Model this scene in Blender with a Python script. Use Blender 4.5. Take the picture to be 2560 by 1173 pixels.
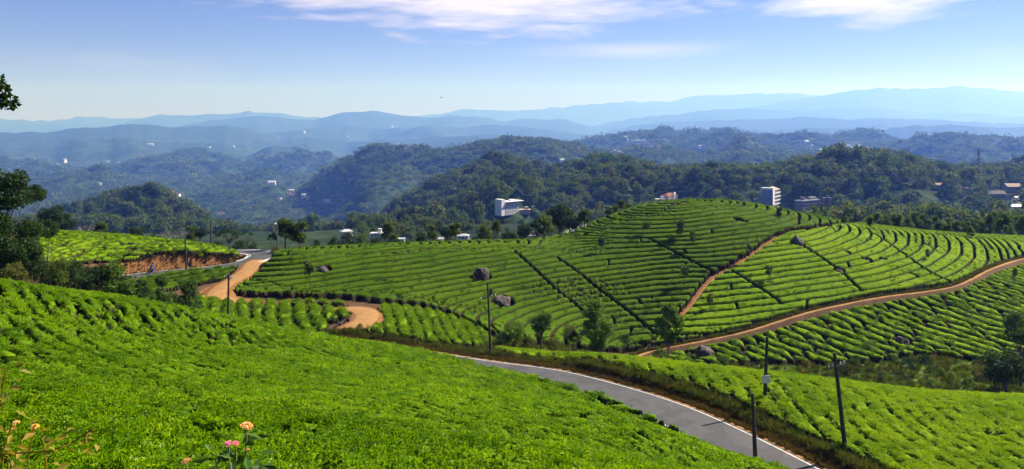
import bpy, math, random
import numpy as np
from mathutils import Vector, Matrix, Euler
R = math.radians
for o in list(bpy.data.objects): bpy.data.objects.remove(o)
SC = bpy.context.scene
COL = SC.collection

# ------------------------------------------------------------------ camera, sky, sun, exposure
FP, CX, HY = 2100.0, 1280.0, 300.0            # focal length, centre column and eye level on the 2560 px wide photograph
cam = bpy.data.cameras.new('camera'); camo = bpy.data.objects.new('camera', cam); COL.objects.link(camo)
cam.sensor_width = 36; cam.lens = FP / 2560 * 36; cam.shift_y = -(586.5 - HY) / 2560
cam.clip_start = 0.1; cam.clip_end = 60000
camo.location = (0, 0, 0); camo.rotation_euler = (R(90), 0, 0); SC.camera = camo

SUN_AZ, SUN_EL = R(62), R(42)                 # azimuth to the right of the view direction (+Y)
sdir = Vector((math.sin(SUN_AZ) * math.cos(SUN_EL), math.cos(SUN_AZ) * math.cos(SUN_EL), math.sin(SUN_EL)))
sun = bpy.data.lights.new('sun', 'SUN'); suno = bpy.data.objects.new('sun', sun); COL.objects.link(suno)
sun.energy = 5.0; sun.angle = R(0.53); sun.color = (1.0, 0.94, 0.91)
suno.rotation_euler = sdir.to_track_quat('Z', 'Y').to_euler()
SC.view_settings.view_transform = 'Standard'; SC.view_settings.look = 'None'
SC.view_settings.exposure = 1.32; SC.view_settings.gamma = 1.0; SC.view_settings.use_curve_mapping = False
SC.cycles.use_denoising = True; SC.cycles.denoising_prefilter = 'ACCURATE'
SC.cycles.max_bounces = 6; SC.cycles.diffuse_bounces = 3; SC.cycles.glossy_bounces = 2
SC.cycles.transmission_bounces = 3; SC.cycles.volume_bounces = 0; SC.cycles.transparent_max_bounces = 4

def nn(nt, typ, **kw):
    n = nt.nodes.new(typ)
    for k, v in kw.items():
        if k in n.inputs.keys() if isinstance(k, str) else False: n.inputs[k].default_value = v
        else: setattr(n, k, v)
    return n
def mathn(nt, op, a, b=None, clamp=False):
    n = nt.nodes.new('ShaderNodeMath'); n.operation = op; n.use_clamp = clamp
    for i, v in enumerate((a, b)):
        if v is None: continue
        if isinstance(v, (int, float)): n.inputs[i].default_value = v
        else: nt.links.new(v, n.inputs[i])
    return n.outputs[0]

def make_world():
    w = bpy.data.worlds.new('World'); SC.world = w; w.use_nodes = True
    nt = w.node_tree; nt.nodes.clear(); L = nt.links.new
    out = nt.nodes.new('ShaderNodeOutputWorld'); bg = nt.nodes.new('ShaderNodeBackground')
    sky = nt.nodes.new('ShaderNodeTexSky'); sky.sky_type = 'NISHITA'; sky.sun_disc = False
    sky.sun_elevation = SUN_EL; sky.sun_rotation = SUN_AZ; sky.altitude = 1500; sky.air_density = 1.0
    sky.dust_density = 0.25; sky.ozone_density = 2.5
    tc = nt.nodes.new('ShaderNodeTexCoord'); sx = nt.nodes.new('ShaderNodeSeparateXYZ'); L(tc.outputs['Generated'], sx.inputs[0])
    az = mathn(nt, 'ARCTAN2', sx.outputs[0], sx.outputs[1]); el = mathn(nt, 'ARCSINE', sx.outputs[2])
    cv = nt.nodes.new('ShaderNodeCombineXYZ'); L(az, cv.inputs[0]); L(el, cv.inputs[1])
    # streaky high cloud: noise stretched along the horizon
    def noise(scale, sxx, syy, detail=7, rough=0.6, off=0):
        mp = nt.nodes.new('ShaderNodeMapping'); mp.inputs['Scale'].default_value = (sxx, syy, 1); mp.inputs['Location'].default_value = (off, off * .7, off * .3)
        L(cv.outputs[0], mp.inputs[0])
        n = nt.nodes.new('ShaderNodeTexNoise'); n.inputs['Scale'].default_value = scale; n.inputs['Detail'].default_value = detail
        n.inputs['Roughness'].default_value = rough; n.inputs['Distortion'].default_value = 0.4
        L(mp.outputs[0], n.inputs['Vector']); return n.outputs['Fac']
    n1 = noise(7, 1, 7.0, off=3.1); n2 = noise(24, 1, 6.0, off=1.7); n3 = noise(4.0, 1, 3.5, 3, .5, off=7.7)
    def bank(px, py, hw, hh, tilt, soft, amp):
        a0, e0 = math.atan((px - CX) / FP), math.atan((HY - py) / FP)
        da = mathn(nt, 'SUBTRACT', az, a0); de = mathn(nt, 'SUBTRACT', el, e0)
        de = mathn(nt, 'SUBTRACT', de, mathn(nt, 'MULTIPLY', da, tilt))
        qa = mathn(nt, 'POWER', mathn(nt, 'ABSOLUTE', mathn(nt, 'DIVIDE', da, hw / FP)), 2.0)
        qe = mathn(nt, 'POWER', mathn(nt, 'ABSOLUTE', mathn(nt, 'DIVIDE', de, hh / FP)), 2.0)
        r = mathn(nt, 'SQRT', mathn(nt, 'ADD', qa, qe))
        r = mathn(nt, 'ADD', r, mathn(nt, 'MULTIPLY', mathn(nt, 'SUBTRACT', n1, 0.5), 1.5))
        r = mathn(nt, 'ADD', r, mathn(nt, 'MULTIPLY', mathn(nt, 'SUBTRACT', n2, 0.5), 0.4))
        v = mathn(nt, 'DIVIDE', mathn(nt, 'SUBTRACT', 1.0, r), soft, True)
        return mathn(nt, 'MULTIPLY', v, amp)
    tot = None
    for b in [(1220, -50, 690, 145, 0.0, 0.6, 1.0), (760, -8, 200, 34, -.1, .6, .8), (2210, -5, 280, 90, .10, .6, 1.0), (1990, 15, 100, 26, .4, .7, .6),
              (1560, 128, 360, 30, .01, 1.1, .5), (250, 165, 330, 45, -.03, 1.3, .26), (480, 225, 120, 14, 0, 1.2, .16), (1330, 160, 700, 60, 0, 1.6, .14),
              (2500, 160, 160, 30, 0, 1.3, .22), (60, 20, 120, 30, 0, 1.4, .12)]:
        v = bank(*b); tot = v if tot is None else mathn(nt, 'MAXIMUM', tot, v)
    # the same thin streaks go on over the rest of the sky, above the photographed strip
    hi = mathn(nt, 'MULTIPLY', mathn(nt, 'SUBTRACT', el, 0.19), 6.0, True)
    gen = mathn(nt, 'MULTIPLY', mathn(nt, 'DIVIDE', mathn(nt, 'SUBTRACT', n3, 0.52), 0.2, True), 0.5)
    tot = mathn(nt, 'MAXIMUM', tot, mathn(nt, 'MULTIPLY', gen, hi))
    # the pale veil that lies along the whole horizon
    veil = mathn(nt, 'MULTIPLY', mathn(nt, 'POWER', 2.718, mathn(nt, 'MULTIPLY', mathn(nt, 'MAXIMUM', el, 0.0), -13.0)), .18)
    tot = mathn(nt, 'MAXIMUM', tot, mathn(nt, 'ADD', veil, mathn(nt, 'MULTIPLY', tot, .5)), True)
    mix = nt.nodes.new('ShaderNodeMix'); mix.data_type = 'RGBA'; L(tot, mix.inputs[0])
    mix.inputs[7].default_value = (8.0, 7.2, 7.9, 1)
    tint = nt.nodes.new('ShaderNodeMix'); tint.data_type = 'RGBA'; tint.blend_type = 'MULTIPLY'; tint.inputs[0].default_value = 1.0
    L(sky.outputs[0], tint.inputs[6]); tint.inputs[7].default_value = SKY_TINT
    L(tint.outputs[2], mix.inputs[6]); L(mix.outputs[2], bg.inputs[0]); bg.inputs[1].default_value = SKY_STR
    L(bg.outputs[0], out.inputs[0])
SKY_TINT = (0.37, 0.355, 0.65, 1); SKY_STR = 0.05
make_world()
HAZE_DENSITY, HAZE_COLOR = 1.25e-4, (0.12, 0.272, 1.0)

# ------------------------------------------------------------------ small tools
rng = np.random.default_rng(7)
def W(px, py, d): return ((px - CX) / FP * d, d, -(py - HY) / FP * d)
def smooth(a, b, x):
    t = np.clip((x - a) / (b - a), 0, 1); return t * t * (3 - 2 * t)
def _hash(ix, iy, s):
    h = (ix.astype(np.int64) * 374761393 + iy.astype(np.int64) * 668265263 + s * 974634777) & 0xffffffff
    h = ((h ^ (h >> 13)) * 1274126177) & 0xffffffff
    return ((h ^ (h >> 16)) & 0xffff) / 65535.0
def vn(x, y, s=0):
    ix = np.floor(x); iy = np.floor(y); fx = x - ix; fy = y - iy
    fx = fx * fx * fx * (fx * (fx * 6 - 15) + 10); fy = fy * fy * fy * (fy * (fy * 6 - 15) + 10)
    a = _hash(ix, iy, s); b = _hash(ix + 1, iy, s); c = _hash(ix, iy + 1, s); d = _hash(ix + 1, iy + 1, s)
    return (a + (b - a) * fx) * (1 - fy) + (c + (d - c) * fx) * fy - 0.5
def fbm(x, y, s=0, o=4):
    t = 0; a = 1.0
    for i in range(o): t = t + a * vn(x * 2 ** i + 17.3 * i, y * 2 ** i - 9.1 * i, s + i); a *= .5
    return t
def inpoly(px, py, poly):
    r = np.zeros(px.shape, bool); n = len(poly)
    for i in range(n):
        x1, y1 = poly[i]; x2, y2 = poly[(i + 1) % n]
        if y1 == y2: continue
        c = ((y1 > py) != (y2 > py)) & (px < (x2 - x1) * (py - y1) / (y2 - y1) + x1)
        r ^= c
    return r
def catmull(P, step):
    P = [np.array(p, float) for p in P]; Q = [2 * P[0] - P[1]] + P + [2 * P[-1] - P[-2]]; out = []
    for i in range(1, len(Q) - 2):
        p0, p1, p2, p3 = Q[i - 1:i + 3]; n = max(2, int(np.linalg.norm(p2 - p1) / step))
        for k in range(n):
            t = k / n
            out.append(.5 * ((2 * p1) + (-p0 + p2) * t + (2 * p0 - 5 * p1 + 4 * p2 - p3) * t * t + (-p0 + 3 * p1 - 3 * p2 + p3) * t ** 3))
    out.append(P[-1]); return np.array(out)
def line_dist(X, Y, C):
    """distance, signed side, z and index along a polyline C (n,3), for points X, Y (far points get a big number)"""
    sh = X.shape; X = X.ravel(); Y = Y.ravel(); best = np.full(X.shape, 1e9); side = np.ones(X.shape); zz = np.zeros(X.shape); ii = np.zeros(X.shape)
    near = (X > C[:, 0].min() - 8) & (X < C[:, 0].max() + 8) & (Y > C[:, 1].min() - 8) & (Y < C[:, 1].max() + 8)
    idx = np.nonzero(near)[0]
    if not len(idx): return np.full(sh, 1e4), np.ones(sh), np.zeros(sh), np.zeros(sh)
    xs, ys = X[idx], Y[idx]; b = best[idx]; sd = side[idx]; z = zz[idx]; ki = ii[idx]
    for k in range(len(C) - 1):
        ax, ay, az = C[k]; bx, by, bz = C[k + 1]; dx, dy = bx - ax, by - ay; l2 = dx * dx + dy * dy + 1e-9
        t = np.clip(((xs - ax) * dx + (ys - ay) * dy) / l2, 0, 1); ex = xs - ax - t * dx; ey = ys - ay - t * dy
        d2 = ex * ex + ey * ey; m = d2 < b
        b[m] = d2[m]; z[m] = (az + t * (bz - az))[m]; sd[m] = np.sign(dx * ey - dy * ex)[m]; ki[m] = (k + t)[m]
    best[idx] = np.sqrt(b) if len(b) else b; side[idx] = sd; zz[idx] = z; ii[idx] = ki
    best[best > 1e4] = 1e4
    return best.reshape(sh), side.reshape(sh), zz.reshape(sh), ii.reshape(sh)

def mesh_np(name, V, F, smooth_=True):
    """V (n,3); F (m,4) or (m,3) int array"""
    me = bpy.data.meshes.new(name); V = np.asarray(V, np.float32); F = np.asarray(F, np.int32); k = F.shape[1]
    me.vertices.add(len(V)); me.vertices.foreach_set('co', V.ravel())
    me.loops.add(F.size); me.loops.foreach_set('vertex_index', F.ravel())
    me.polygons.add(len(F)); me.polygons.foreach_set('loop_start', np.arange(0, F.size, k, dtype=np.int32))
    me.update(calc_edges=True); me.polygons.foreach_set('use_smooth', np.full(len(F), smooth_)); me.update()
    return me
def link(name, me, mat=None, parent=None, kind=None, label=None, cat=None, group=None, loc=None):
    o = bpy.data.objects.new(name, me); COL.objects.link(o)
    if mat is not None and me is not None and len(me.materials) == 0: me.materials.append(mat)
    if parent is not None: o.parent = parent
    if kind: o['kind'] = kind
    if label: o['label'] = label
    if cat: o['category'] = cat
    if group: o['group'] = group
    if loc is not None: o.location = loc
    return o
def empty(name, loc, label, cat, group=None, rz=0):
    o = link(name, None, label=label, cat=cat, group=group, loc=loc); o.rotation_euler = (0, 0, rz); o.empty_display_size = .3; return o
class MB:
    def __init__(s): s.v = []; s.f = []
    def add(s, V, F):
        b = len(s.v); s.v += [tuple(p) for p in V]; s.f += [tuple(b + i for i in q) for q in F]
    def box(s, c, h, rz=0):
        cx, cy, cz = c; hx, hy, hz = h; co, si = math.cos(rz), math.sin(rz); V = []
        for z in (-hz, hz):
            for x, y in ((-hx, -hy), (hx, -hy), (hx, hy), (-hx, hy)): V.append((cx + x * co - y * si, cy + x * si + y * co, cz + z))
        s.add(V, [(0, 3, 2, 1), (4, 5, 6, 7), (0, 1, 5, 4), (1, 2, 6, 5), (2, 3, 7, 6), (3, 0, 4, 7)]); return s
    def tube(s, P, rad, n=7, cap=True):
        P = [Vector(p) for p in P]; V = []; F = []
        for i, p in enumerate(P):
            t = (P[min(i + 1, len(P) - 1)] - P[max(i - 1, 0)]).normalized()
            a = t.orthogonal().normalized() if abs(t.z) < .95 else Vector((1, 0, 0)); a = (a - t * a.dot(t)).normalized(); b = t.cross(a)
            r = rad[i] if hasattr(rad, '__len__') else rad
            for k in range(n): q = 2 * math.pi * k / n; V.append(p + a * (r * math.cos(q)) + b * (r * math.sin(q)))
        for i in range(len(P) - 1):
            for k in range(n): F.append((i * n + k, i * n + (k + 1) % n, (i + 1) * n + (k + 1) % n, (i + 1) * n + k))
        if cap: F.append(tuple(range(n - 1, -1, -1))); F.append(tuple((len(P) - 1) * n + k for k in range(n)))
        s.add(V, F); return s
    def mesh(s, name, smooth_=False):
        me = bpy.data.meshes.new(name); me.from_pydata(s.v, [], s.f); me.update()
        me.polygons.foreach_set('use_smooth', [smooth_] * len(me.polygons)); return me
    def build(s, name, mat, parent=None, smooth_=False, **kw): return link(name, s.mesh(name, smooth_), mat, parent, **kw)

# ------------------------------------------------------------------ materials
def newmat(name):
    m = bpy.data.materials.new(name); m.use_nodes = True; nt = m.node_tree; nt.nodes.clear()
    return m, nt, nt.links.new, nt.nodes.new('ShaderNodeOutputMaterial')
def ramp(nt, fac, stops):
    r = nt.nodes.new('ShaderNodeValToRGB'); e = r.color_ramp.elements
    while len(e) < len(stops): e.new(.5)
    for q, (p, c) in zip(e, stops): q.position = p; q.color = (*c, 1)
    nt.links.new(fac, r.inputs[0]); return r.outputs[0]
def noise_fac(nt, scale, detail=4, rough=.6, coord='Object', vec=None, stretch=None):
    n = nt.nodes.new('ShaderNodeTexNoise'); n.inputs['Scale'].default_value = scale; n.inputs['Detail'].default_value = detail; n.inputs['Roughness'].default_value = rough
    if vec is None:
        g = nt.nodes.new('ShaderNodeNewGeometry') if coord == 'World' else nt.nodes.new('ShaderNodeTexCoord')
        vec = g.outputs['Position'] if coord == 'World' else g.outputs[coord]
    if stretch:
        mp = nt.nodes.new('ShaderNodeMapping'); mp.inputs['Scale'].default_value = stretch; nt.links.new(vec, mp.inputs[0]); vec = mp.outputs[0]
    nt.links.new(vec, n.inputs['Vector']); return n.outputs['Fac']
def mixc(nt, fac, a, b, mode='MIX'):
    m = nt.nodes.new('ShaderNodeMix'); m.data_type = 'RGBA'; m.blend_type = mode
    for i, v in ((0, fac), (6, a), (7, b)):
        if isinstance(v, (int, float)): m.inputs[i].default_value = v
        elif isinstance(v, tuple): m.inputs[i].default_value = (*v, 1)
        else: nt.links.new(v, m.inputs[i])
    return m.outputs[2]
def bump(nt, fac, strength, dist):
    b = nt.nodes.new('ShaderNodeBump'); b.inputs['Strength'].default_value = strength; b.inputs['Distance'].default_value = dist
    nt.links.new(fac, b.inputs['Height']); return b.outputs[0]
def simple(name, c, rough=.8, spec=.3, var=.25, scale=3.0, bmp=0.0, metal=0.0, coord='Object', c2=None):
    m, nt, L, out = newmat(name); p = nt.nodes.new('ShaderNodeBsdfPrincipled')
    f = noise_fac(nt, scale, 6, .65, coord)
    lo = tuple(v * (1 - var) for v in c) if c2 is None else c2; hi = tuple(min(1, v * (1 + var)) for v in c) if c2 is None else c
    L(ramp(nt, f, [(.3, lo), (.7, hi)]), p.inputs['Base Color'])
    p.inputs['Roughness'].default_value = rough; p.inputs['Specular IOR Level'].default_value = spec; p.inputs['Metallic'].default_value = metal
    if bmp: L(bump(nt, f, .6, bmp), p.inputs['Normal'])
    L(p.outputs[0], out.inputs[0]); return m
def leafmat(name, stops, trans=.35, tcol=None, rough=.5, spec=.10, wscale=None, wcol=None):
    """foliage: colour varies per instance / object, light passes through the blade"""
    m, nt, L, out = newmat(name); p = nt.nodes.new('ShaderNodeBsdfPrincipled'); t = nt.nodes.new('ShaderNodeBsdfTranslucent')
    oi = nt.nodes.new('ShaderNodeObjectInfo'); gi = nt.nodes.new('ShaderNodeNewGeometry')
    f = mathn(nt, 'FRACT', mathn(nt, 'ADD', mathn(nt, 'MULTIPLY', oi.outputs['Random'], .7), mathn(nt, 'MULTIPLY', gi.outputs['Random Per Island'], .6)))
    c = ramp(nt, f, stops)
    if wscale:
        c = mixc(nt, ramp(nt, noise_fac(nt, wscale, 4, .6, 'World'), [(.42, (0, 0, 0)), (.62, (1, 1, 1))]), c, mixc(nt, 1.0, c, wcol, 'MULTIPLY'))
    L(c, p.inputs['Base Color']); p.inputs['Roughness'].default_value = rough; p.inputs['Specular IOR Level'].default_value = spec
    L(mixc(nt, 1.0, c, tcol or (1.35, 1.25, .55), 'MULTIPLY'), t.inputs['Color'])
    ms = nt.nodes.new('ShaderNodeMixShader'); ms.inputs[0].default_value = trans
    L(p.outputs[0], ms.inputs[1]); L(t.outputs[0], ms.inputs[2]); L(ms.outputs[0], out.inputs[0]); return m

M = {}
M['tea_leaf'] = leafmat('tea_leaf', [(0, (.032, .080, .002)), (.3, (.095, .210, .002)), (.65, (.180, .345, .003)), (.88, (.28, .43, .004)), (1, (.40, .49, .006))], .5, rough=.32, spec=.10, wscale=.16, wcol=(.62, .72, .7))
M['tea_leaf_dark'] = leafmat('tea_leaf_dark', [(0, (.045, .095, .002)), (.5, (.070, .140, .003)), (1, (.105, .185, .004))], .4, rough=.5, spec=.07, wscale=.07, wcol=(.66, .76, .8))
M['tea_leaf_bright'] = leafmat('tea_leaf_bright', [(0, (.100, .185, .002)), (.5, (.140, .245, .003)), (1, (.20, .31, .005))], .42, rough=.5, spec=.07, wscale=.12, wcol=(.7, .82, .8))
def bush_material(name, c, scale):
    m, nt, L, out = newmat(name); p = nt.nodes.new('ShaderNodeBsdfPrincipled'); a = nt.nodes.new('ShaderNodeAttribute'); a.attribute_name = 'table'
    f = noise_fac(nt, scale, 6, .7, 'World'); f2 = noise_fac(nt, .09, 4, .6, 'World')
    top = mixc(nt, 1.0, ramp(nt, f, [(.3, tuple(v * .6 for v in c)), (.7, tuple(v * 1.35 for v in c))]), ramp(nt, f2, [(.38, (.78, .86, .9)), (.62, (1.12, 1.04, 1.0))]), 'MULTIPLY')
    twig_shade = ramp(nt, f, [(.3, (.012, .012, .005)), (.7, (.040, .032, .014))])          # bare stems and old leaves below the plucking table, with gap shade painted in
    L(mixc(nt, ramp(nt, a.outputs['Fac'], [(.62, (0, 0, 0)), (.86, (1, 1, 1))]), twig_shade, top), p.inputs['Base Color'])
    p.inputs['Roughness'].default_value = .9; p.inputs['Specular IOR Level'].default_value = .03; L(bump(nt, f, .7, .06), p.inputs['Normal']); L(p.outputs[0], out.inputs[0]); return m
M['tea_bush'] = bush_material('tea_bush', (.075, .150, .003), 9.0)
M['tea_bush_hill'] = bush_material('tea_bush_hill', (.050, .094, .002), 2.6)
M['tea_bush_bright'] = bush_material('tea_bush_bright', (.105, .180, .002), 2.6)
M['tea_leaf_lime'] = leafmat('tea_leaf_lime', [(0, (.12, .21, .002)), (.5, (.21, .33, .003)), (1, (.31, .44, .005))], .5, rough=.4, spec=.08, wscale=.14, wcol=(.62, .75, .8))
M['bark'] = simple('bark', (.10, .075, .055), .9, .1, .4, 6, .02)
M['pale_bark'] = simple('pale_bark', (.26, .22, .17), .9, .1, .3, 6, .02)
M['tree_dark'] = leafmat('tree_dark', [(0, (.012, .028, .008)), (.5, (.022, .050, .010)), (1, (.045, .085, .014))], .25)
M['tree_mid'] = leafmat('tree_mid', [(0, (.028, .065, .008)), (.5, (.056, .115, .012)), (1, (.11, .18, .018))], .38, spec=.15)
M['tree_light'] = leafmat('tree_light', [(0, (.06, .12, .014)), (.5, (.10, .18, .018)), (1, (.16, .25, .03))], .38)
M['shade_tree'] = leafmat('shade_tree', [(0, (.026, .050, .006)), (.5, (.056, .092, .010)), (1, (.13, .18, .018))], .4, spec=.12)
M['forest'] = leafmat('forest', [(0, (.012, .032, .007)), (.25, (.028, .068, .011)), (.5, (.056, .106, .017)), (.74, (.095, .138, .026)), (.90, (.120, .100, .050)), (1, (.17, .24, .03))], .34, rough=.8, spec=.08)
M['brush'] = leafmat('brush', [(0, (.030, .050, .008)), (.4, (.065, .100, .012)), (.75, (.12, .15, .022)), (.9, (.15, .12, .03)), (1, (.17, .11, .04))], .3, spec=.1)
M['dry_grass'] = leafmat('dry_grass', [(0, (.055, .038, .012)), (.4, (.105, .070, .022)), (.7, (.16, .11, .035)), (.9, (.07, .085, .018)), (1, (.22, .15, .05))], .3)
def rock_material():
    m, nt, L, out = newmat('rock'); p = nt.nodes.new('ShaderNodeBsdfPrincipled'); f = noise_fac(nt, 2.2, 9, .75, 'Object'); f2 = noise_fac(nt, .9, 3, .6, 'Object', stretch=(3, 3, .6))
    c = mixc(nt, 1.0, ramp(nt, f, [(.32, (.04, .034, .031)), (.5, (.11, .096, .088)), (.68, (.27, .245, .225))]), ramp(nt, f2, [(.4, (.55, .5, .48)), (.6, (1.1, 1.08, 1.05))]), 'MULTIPLY')
    L(c, p.inputs['Base Color']); p.inputs['Roughness'].default_value = .92; p.inputs['Specular IOR Level'].default_value = .15; L(bump(nt, f, 1.0, .35), p.inputs['Normal']); L(p.outputs[0], out.inputs[0]); return m
M['rock'] = rock_material()
M['pole'] = simple('pole', (.050, .042, .038), .85, .2, .35, 5, .01)
M['pole_grey'] = simple('pole_grey', (.12, .115, .11), .85, .2, .35, 5, .01)
M['steel'] = simple('steel', (.45, .45, .46), .45, .5, .15, 8, metal=.6)
M['porcelain'] = simple('porcelain', (.62, .60, .58), .35, .5, .1, 8)
M['sign_white'] = simple('sign_white', (.72, .72, .74), .6, .3, .08, 6)
M['white_wall'] = simple('white_wall', (.66, .65, .64), .85, .2, .06, .4)
M['cream_wall'] = simple('cream_wall', (.42, .35, .26), .85, .2, .1, .4)
M['grey_wall'] = simple('grey_wall', (.20, .20, .21), .9, .2, .2, .3)
M['blue_grey'] = simple('blue_grey', (.20, .26, .34), .8, .2, .15, .5)
M['glass'] = simple('glass', (.018, .022, .028), .4, .3, .2, .6)
M['red_roof'] = simple('red_roof', (.16, .062, .042), .85, .2, .25, .6)
M['tan_roof'] = simple('tan_roof', (.32, .22, .155), .85, .2, .2, .6)
M['tin_roof'] = simple('tin_roof', (.36, .38, .41), .5, .4, .15, .6)
M['dark_roof'] = simple('dark_roof', (.085, .075, .07), .8, .2, .25, .6)
M['blue_roof'] = simple('blue_roof', (.12, .22, .42), .6, .3, .2, .6)
M['paint'] = simple('paint', (.80, .79, .76), .7, .3, .12, 2.5)
M['kerb'] = simple('kerb', (.60, .58, .54), .85, .2, .15, 3)
M['tyre'] = simple('tyre', (.02, .02, .02), .8, .3, .2, 9)
M['cloth_blue'] = simple('cloth_blue', (.05, .10, .30), .9, .1, .2, 9)
M['skin'] = simple('skin', (.22, .12, .075), .6, .3, .1, 9)
M['mast_red'] = simple('mast_red', (.28, .075, .055), .7, .3, .2, 2)
M['feather'] = simple('feather', (.02, .02, .022), .8, .2, .2, 9)

# ------------------------------------------------------------------ the lie of the land
NEAR = [  # (px, py, depth): points of the ground read off the photograph, each at its own distance
 (-300,1173,10),(-300,800,35),(-300,672,52),(0,1173,11),(0,930,26),(0,800,40),(0,712,52),(320,1173,12),(320,950,30),(320,832,48),(320,748,64),
 (640,1173,13),(640,980,33),(640,862,58),(640,810,74),(960,1173,14.5),(960,1002,35),(960,902,65),(960,862,86),(1010,870,86),(1060,879,87),(1130,891,88),(1280,1180,17),(1280,1042,40),(1280,962,68),(1280,922,88),
 (1600,1180,22),(1600,1060,46),(1600,1016,74),(1440,958,81),(1780,1112,64),(1880,1240,24),(1880,1195,42),(2200,1320,30),(2560,1300,40),(2800,1300,42),
 (0,770,68),(-300,730,68),(320,806,80),(640,866,90),(0,722,110),(-300,700,110),(160,740,100),
 (340,694,132),(440,718,124),(590,660,138),(600,700,130),(540,742,120),(640,656,139),(630,634,145),
 (520,792,104),(700,824,101),(860,818,99),(700,754,113),(520,750,116),(870,770,111),(915,800,104),
 (930,836,96.5),(1050,853,96.5),(1180,862,97),(950,762,117),(1100,788,115),(1200,832,109),
 (620,738,121),(760,746,122),(900,752,122),(1000,765,121),(1100,780,120),(1230,815,117),(1400,860,114),(1600,885,118),
 (690,630,138),(800,626,140),(900,624,142),(1000,621,143),(1100,618,145),(1200,614,147),(1300,610,150),(1430,600,155),(1490,560,164),(1540,536,168),(1600,515,172),(1680,502,175),(1750,499,177),(1830,503,178),(1900,513,179),(1970,526,178),(2050,543,176),(2150,563,175),(2300,581,173),(2430,589,180),(2560,593,188),(2800,600,200),
 (1720,862,119),(1850,835,121),(2050,775,127),(2200,745,131),(2380,720,135),(2480,672,147),(2560,647,158),(2750,620,172),
 (1750,905,112),(1900,915,111),(2100,925,110),(2300,930,108),(2560,940,106),(2800,945,105),
 (1600,925,106),(1800,960,98),(2100,985,96),(2560,1002,95),(2800,1005,95),
 (1240,874,94.5),(1240,870,100),(1480,894,88),(1700,946,78.5),(1900,1016,69.5),(2100,1112,61),(2300,1205,54),
 (1480,887,95),(1600,899,93),(1800,923,89),(2100,953,85),(2560,989,82),(2560,1175,57),(2800,1175,56),(2330,1060,68),(2800,1000,82),
 (1150,897,93),(1300,914,89.5),
 (0,574,150),(260,584,158),(450,601,150),(585,632,143),(-300,570,150),(0,668,120),(200,657,128),(400,647,136),(-300,670,120),
 (0,604,190),(260,612,190),(450,622,185),(600,628,180),(-300,600,190),
 (700,650,170),(900,648,175),(1050,609,230),(1200,640,180),(1100,608,240),(700,640,230),(900,615,230),(1440,596,188),(1440,587,215),(1330,620,190),(1250,610,230),
 (1600,570,215),(1750,572,220),(1900,575,222),(2050,580,222),(2150,592,222),(2300,594,225),(2560,604,238),(2800,610,240),
 (300,690,240),(900,680,262),(1400,640,262),(1750,640,265),(2200,640,265),(2600,640,265),(-300,690,240)]
NW = [(0, 0, -1.75), (-8, 0, -2.0), (8, 0, -2.6), (0, 6, -4.1), (-6, 6, -3.9), (7, 6, -5.0), (0, -12, -1.5), (-14, -12, -1.5), (14, -12, -3)]
_P = np.array([np.array(W(*p)) - (0, 0, .72) for p in NEAR] + NW)    # the tea stands about 0.7 m over the soil
def _k(r2): return np.where(r2 > 1e-12, .5 * r2 * np.log(np.maximum(r2, 1e-12)), 0)
_sc = 100.0; _c = _P[:, :2] / _sc; _n = len(_c)
_K = _k(((_c[:, None] - _c[None]) ** 2).sum(-1)) + np.eye(_n) * 2e-4
_Q = np.hstack([np.ones((_n, 1)), _c]); _A = np.block([[_K, _Q], [_Q.T, np.zeros((3, 3))]])
_w = np.linalg.solve(_A, np.concatenate([_P[:, 2], np.zeros(3)]))
def z_exact(X, Y):
    sh = np.shape(X); x = np.ravel(X) / _sc; y = np.ravel(Y) / _sc; out = _w[_n] + _w[_n + 1] * x + _w[_n + 2] * y
    for i in range(_n): out = out + _w[i] * _k((x - _c[i, 0]) ** 2 + (y - _c[i, 1]) ** 2)
    return out.reshape(sh)

_gx = np.arange(-300, 301, .6); _gy = np.arange(-16, 402, .6); _GZ = None
def z_base(X, Y):
    """ground without roads: the smooth surface through the measured points, looked up on a fine table"""
    global _GZ
    if _GZ is None:
        gx, gy = np.meshgrid(_gx[::2], _gy[::2]); cz = z_exact(gx, gy); _GZ = np.empty((len(_gy), len(_gx)))
        row = np.empty((cz.shape[0], len(_gx))); row[:, ::2] = cz; row[:, 1:-1:2] = (9 * (cz[:, :-1] + cz[:, 1:]) - np.hstack([cz[:, :1], cz[:, :-2]]) - np.hstack([cz[:, 2:], cz[:, -1:]]))[:, :row[:, 1:-1:2].shape[1]] / 16
        if len(_gx) % 2 == 0: row[:, -1] = row[:, -2]
        _GZ[::2] = row; _GZ[1:-1:2] = ((9 * (row[:-1] + row[1:]) - np.vstack([row[:1], row[:-2]]) - np.vstack([row[2:], row[-1:]])) / 16)[:_GZ[1:-1:2].shape[0]]
        if len(_gy) % 2 == 0: _GZ[-1] = _GZ[-2]
    fx = np.clip((np.asarray(X, float) - _gx[0]) / .6, 0, len(_gx) - 1.001); fy = np.clip((np.asarray(Y, float) - _gy[0]) / .6, 0, len(_gy) - 1.001)
    ix = fx.astype(int); iy = fy.astype(int); fx = fx - ix; fy = fy - iy
    return (_GZ[iy, ix] * (1 - fx) + _GZ[iy, ix + 1] * fx) * (1 - fy) + (_GZ[iy + 1, ix] * (1 - fx) + _GZ[iy + 1, ix + 1] * fx) * fy

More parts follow.
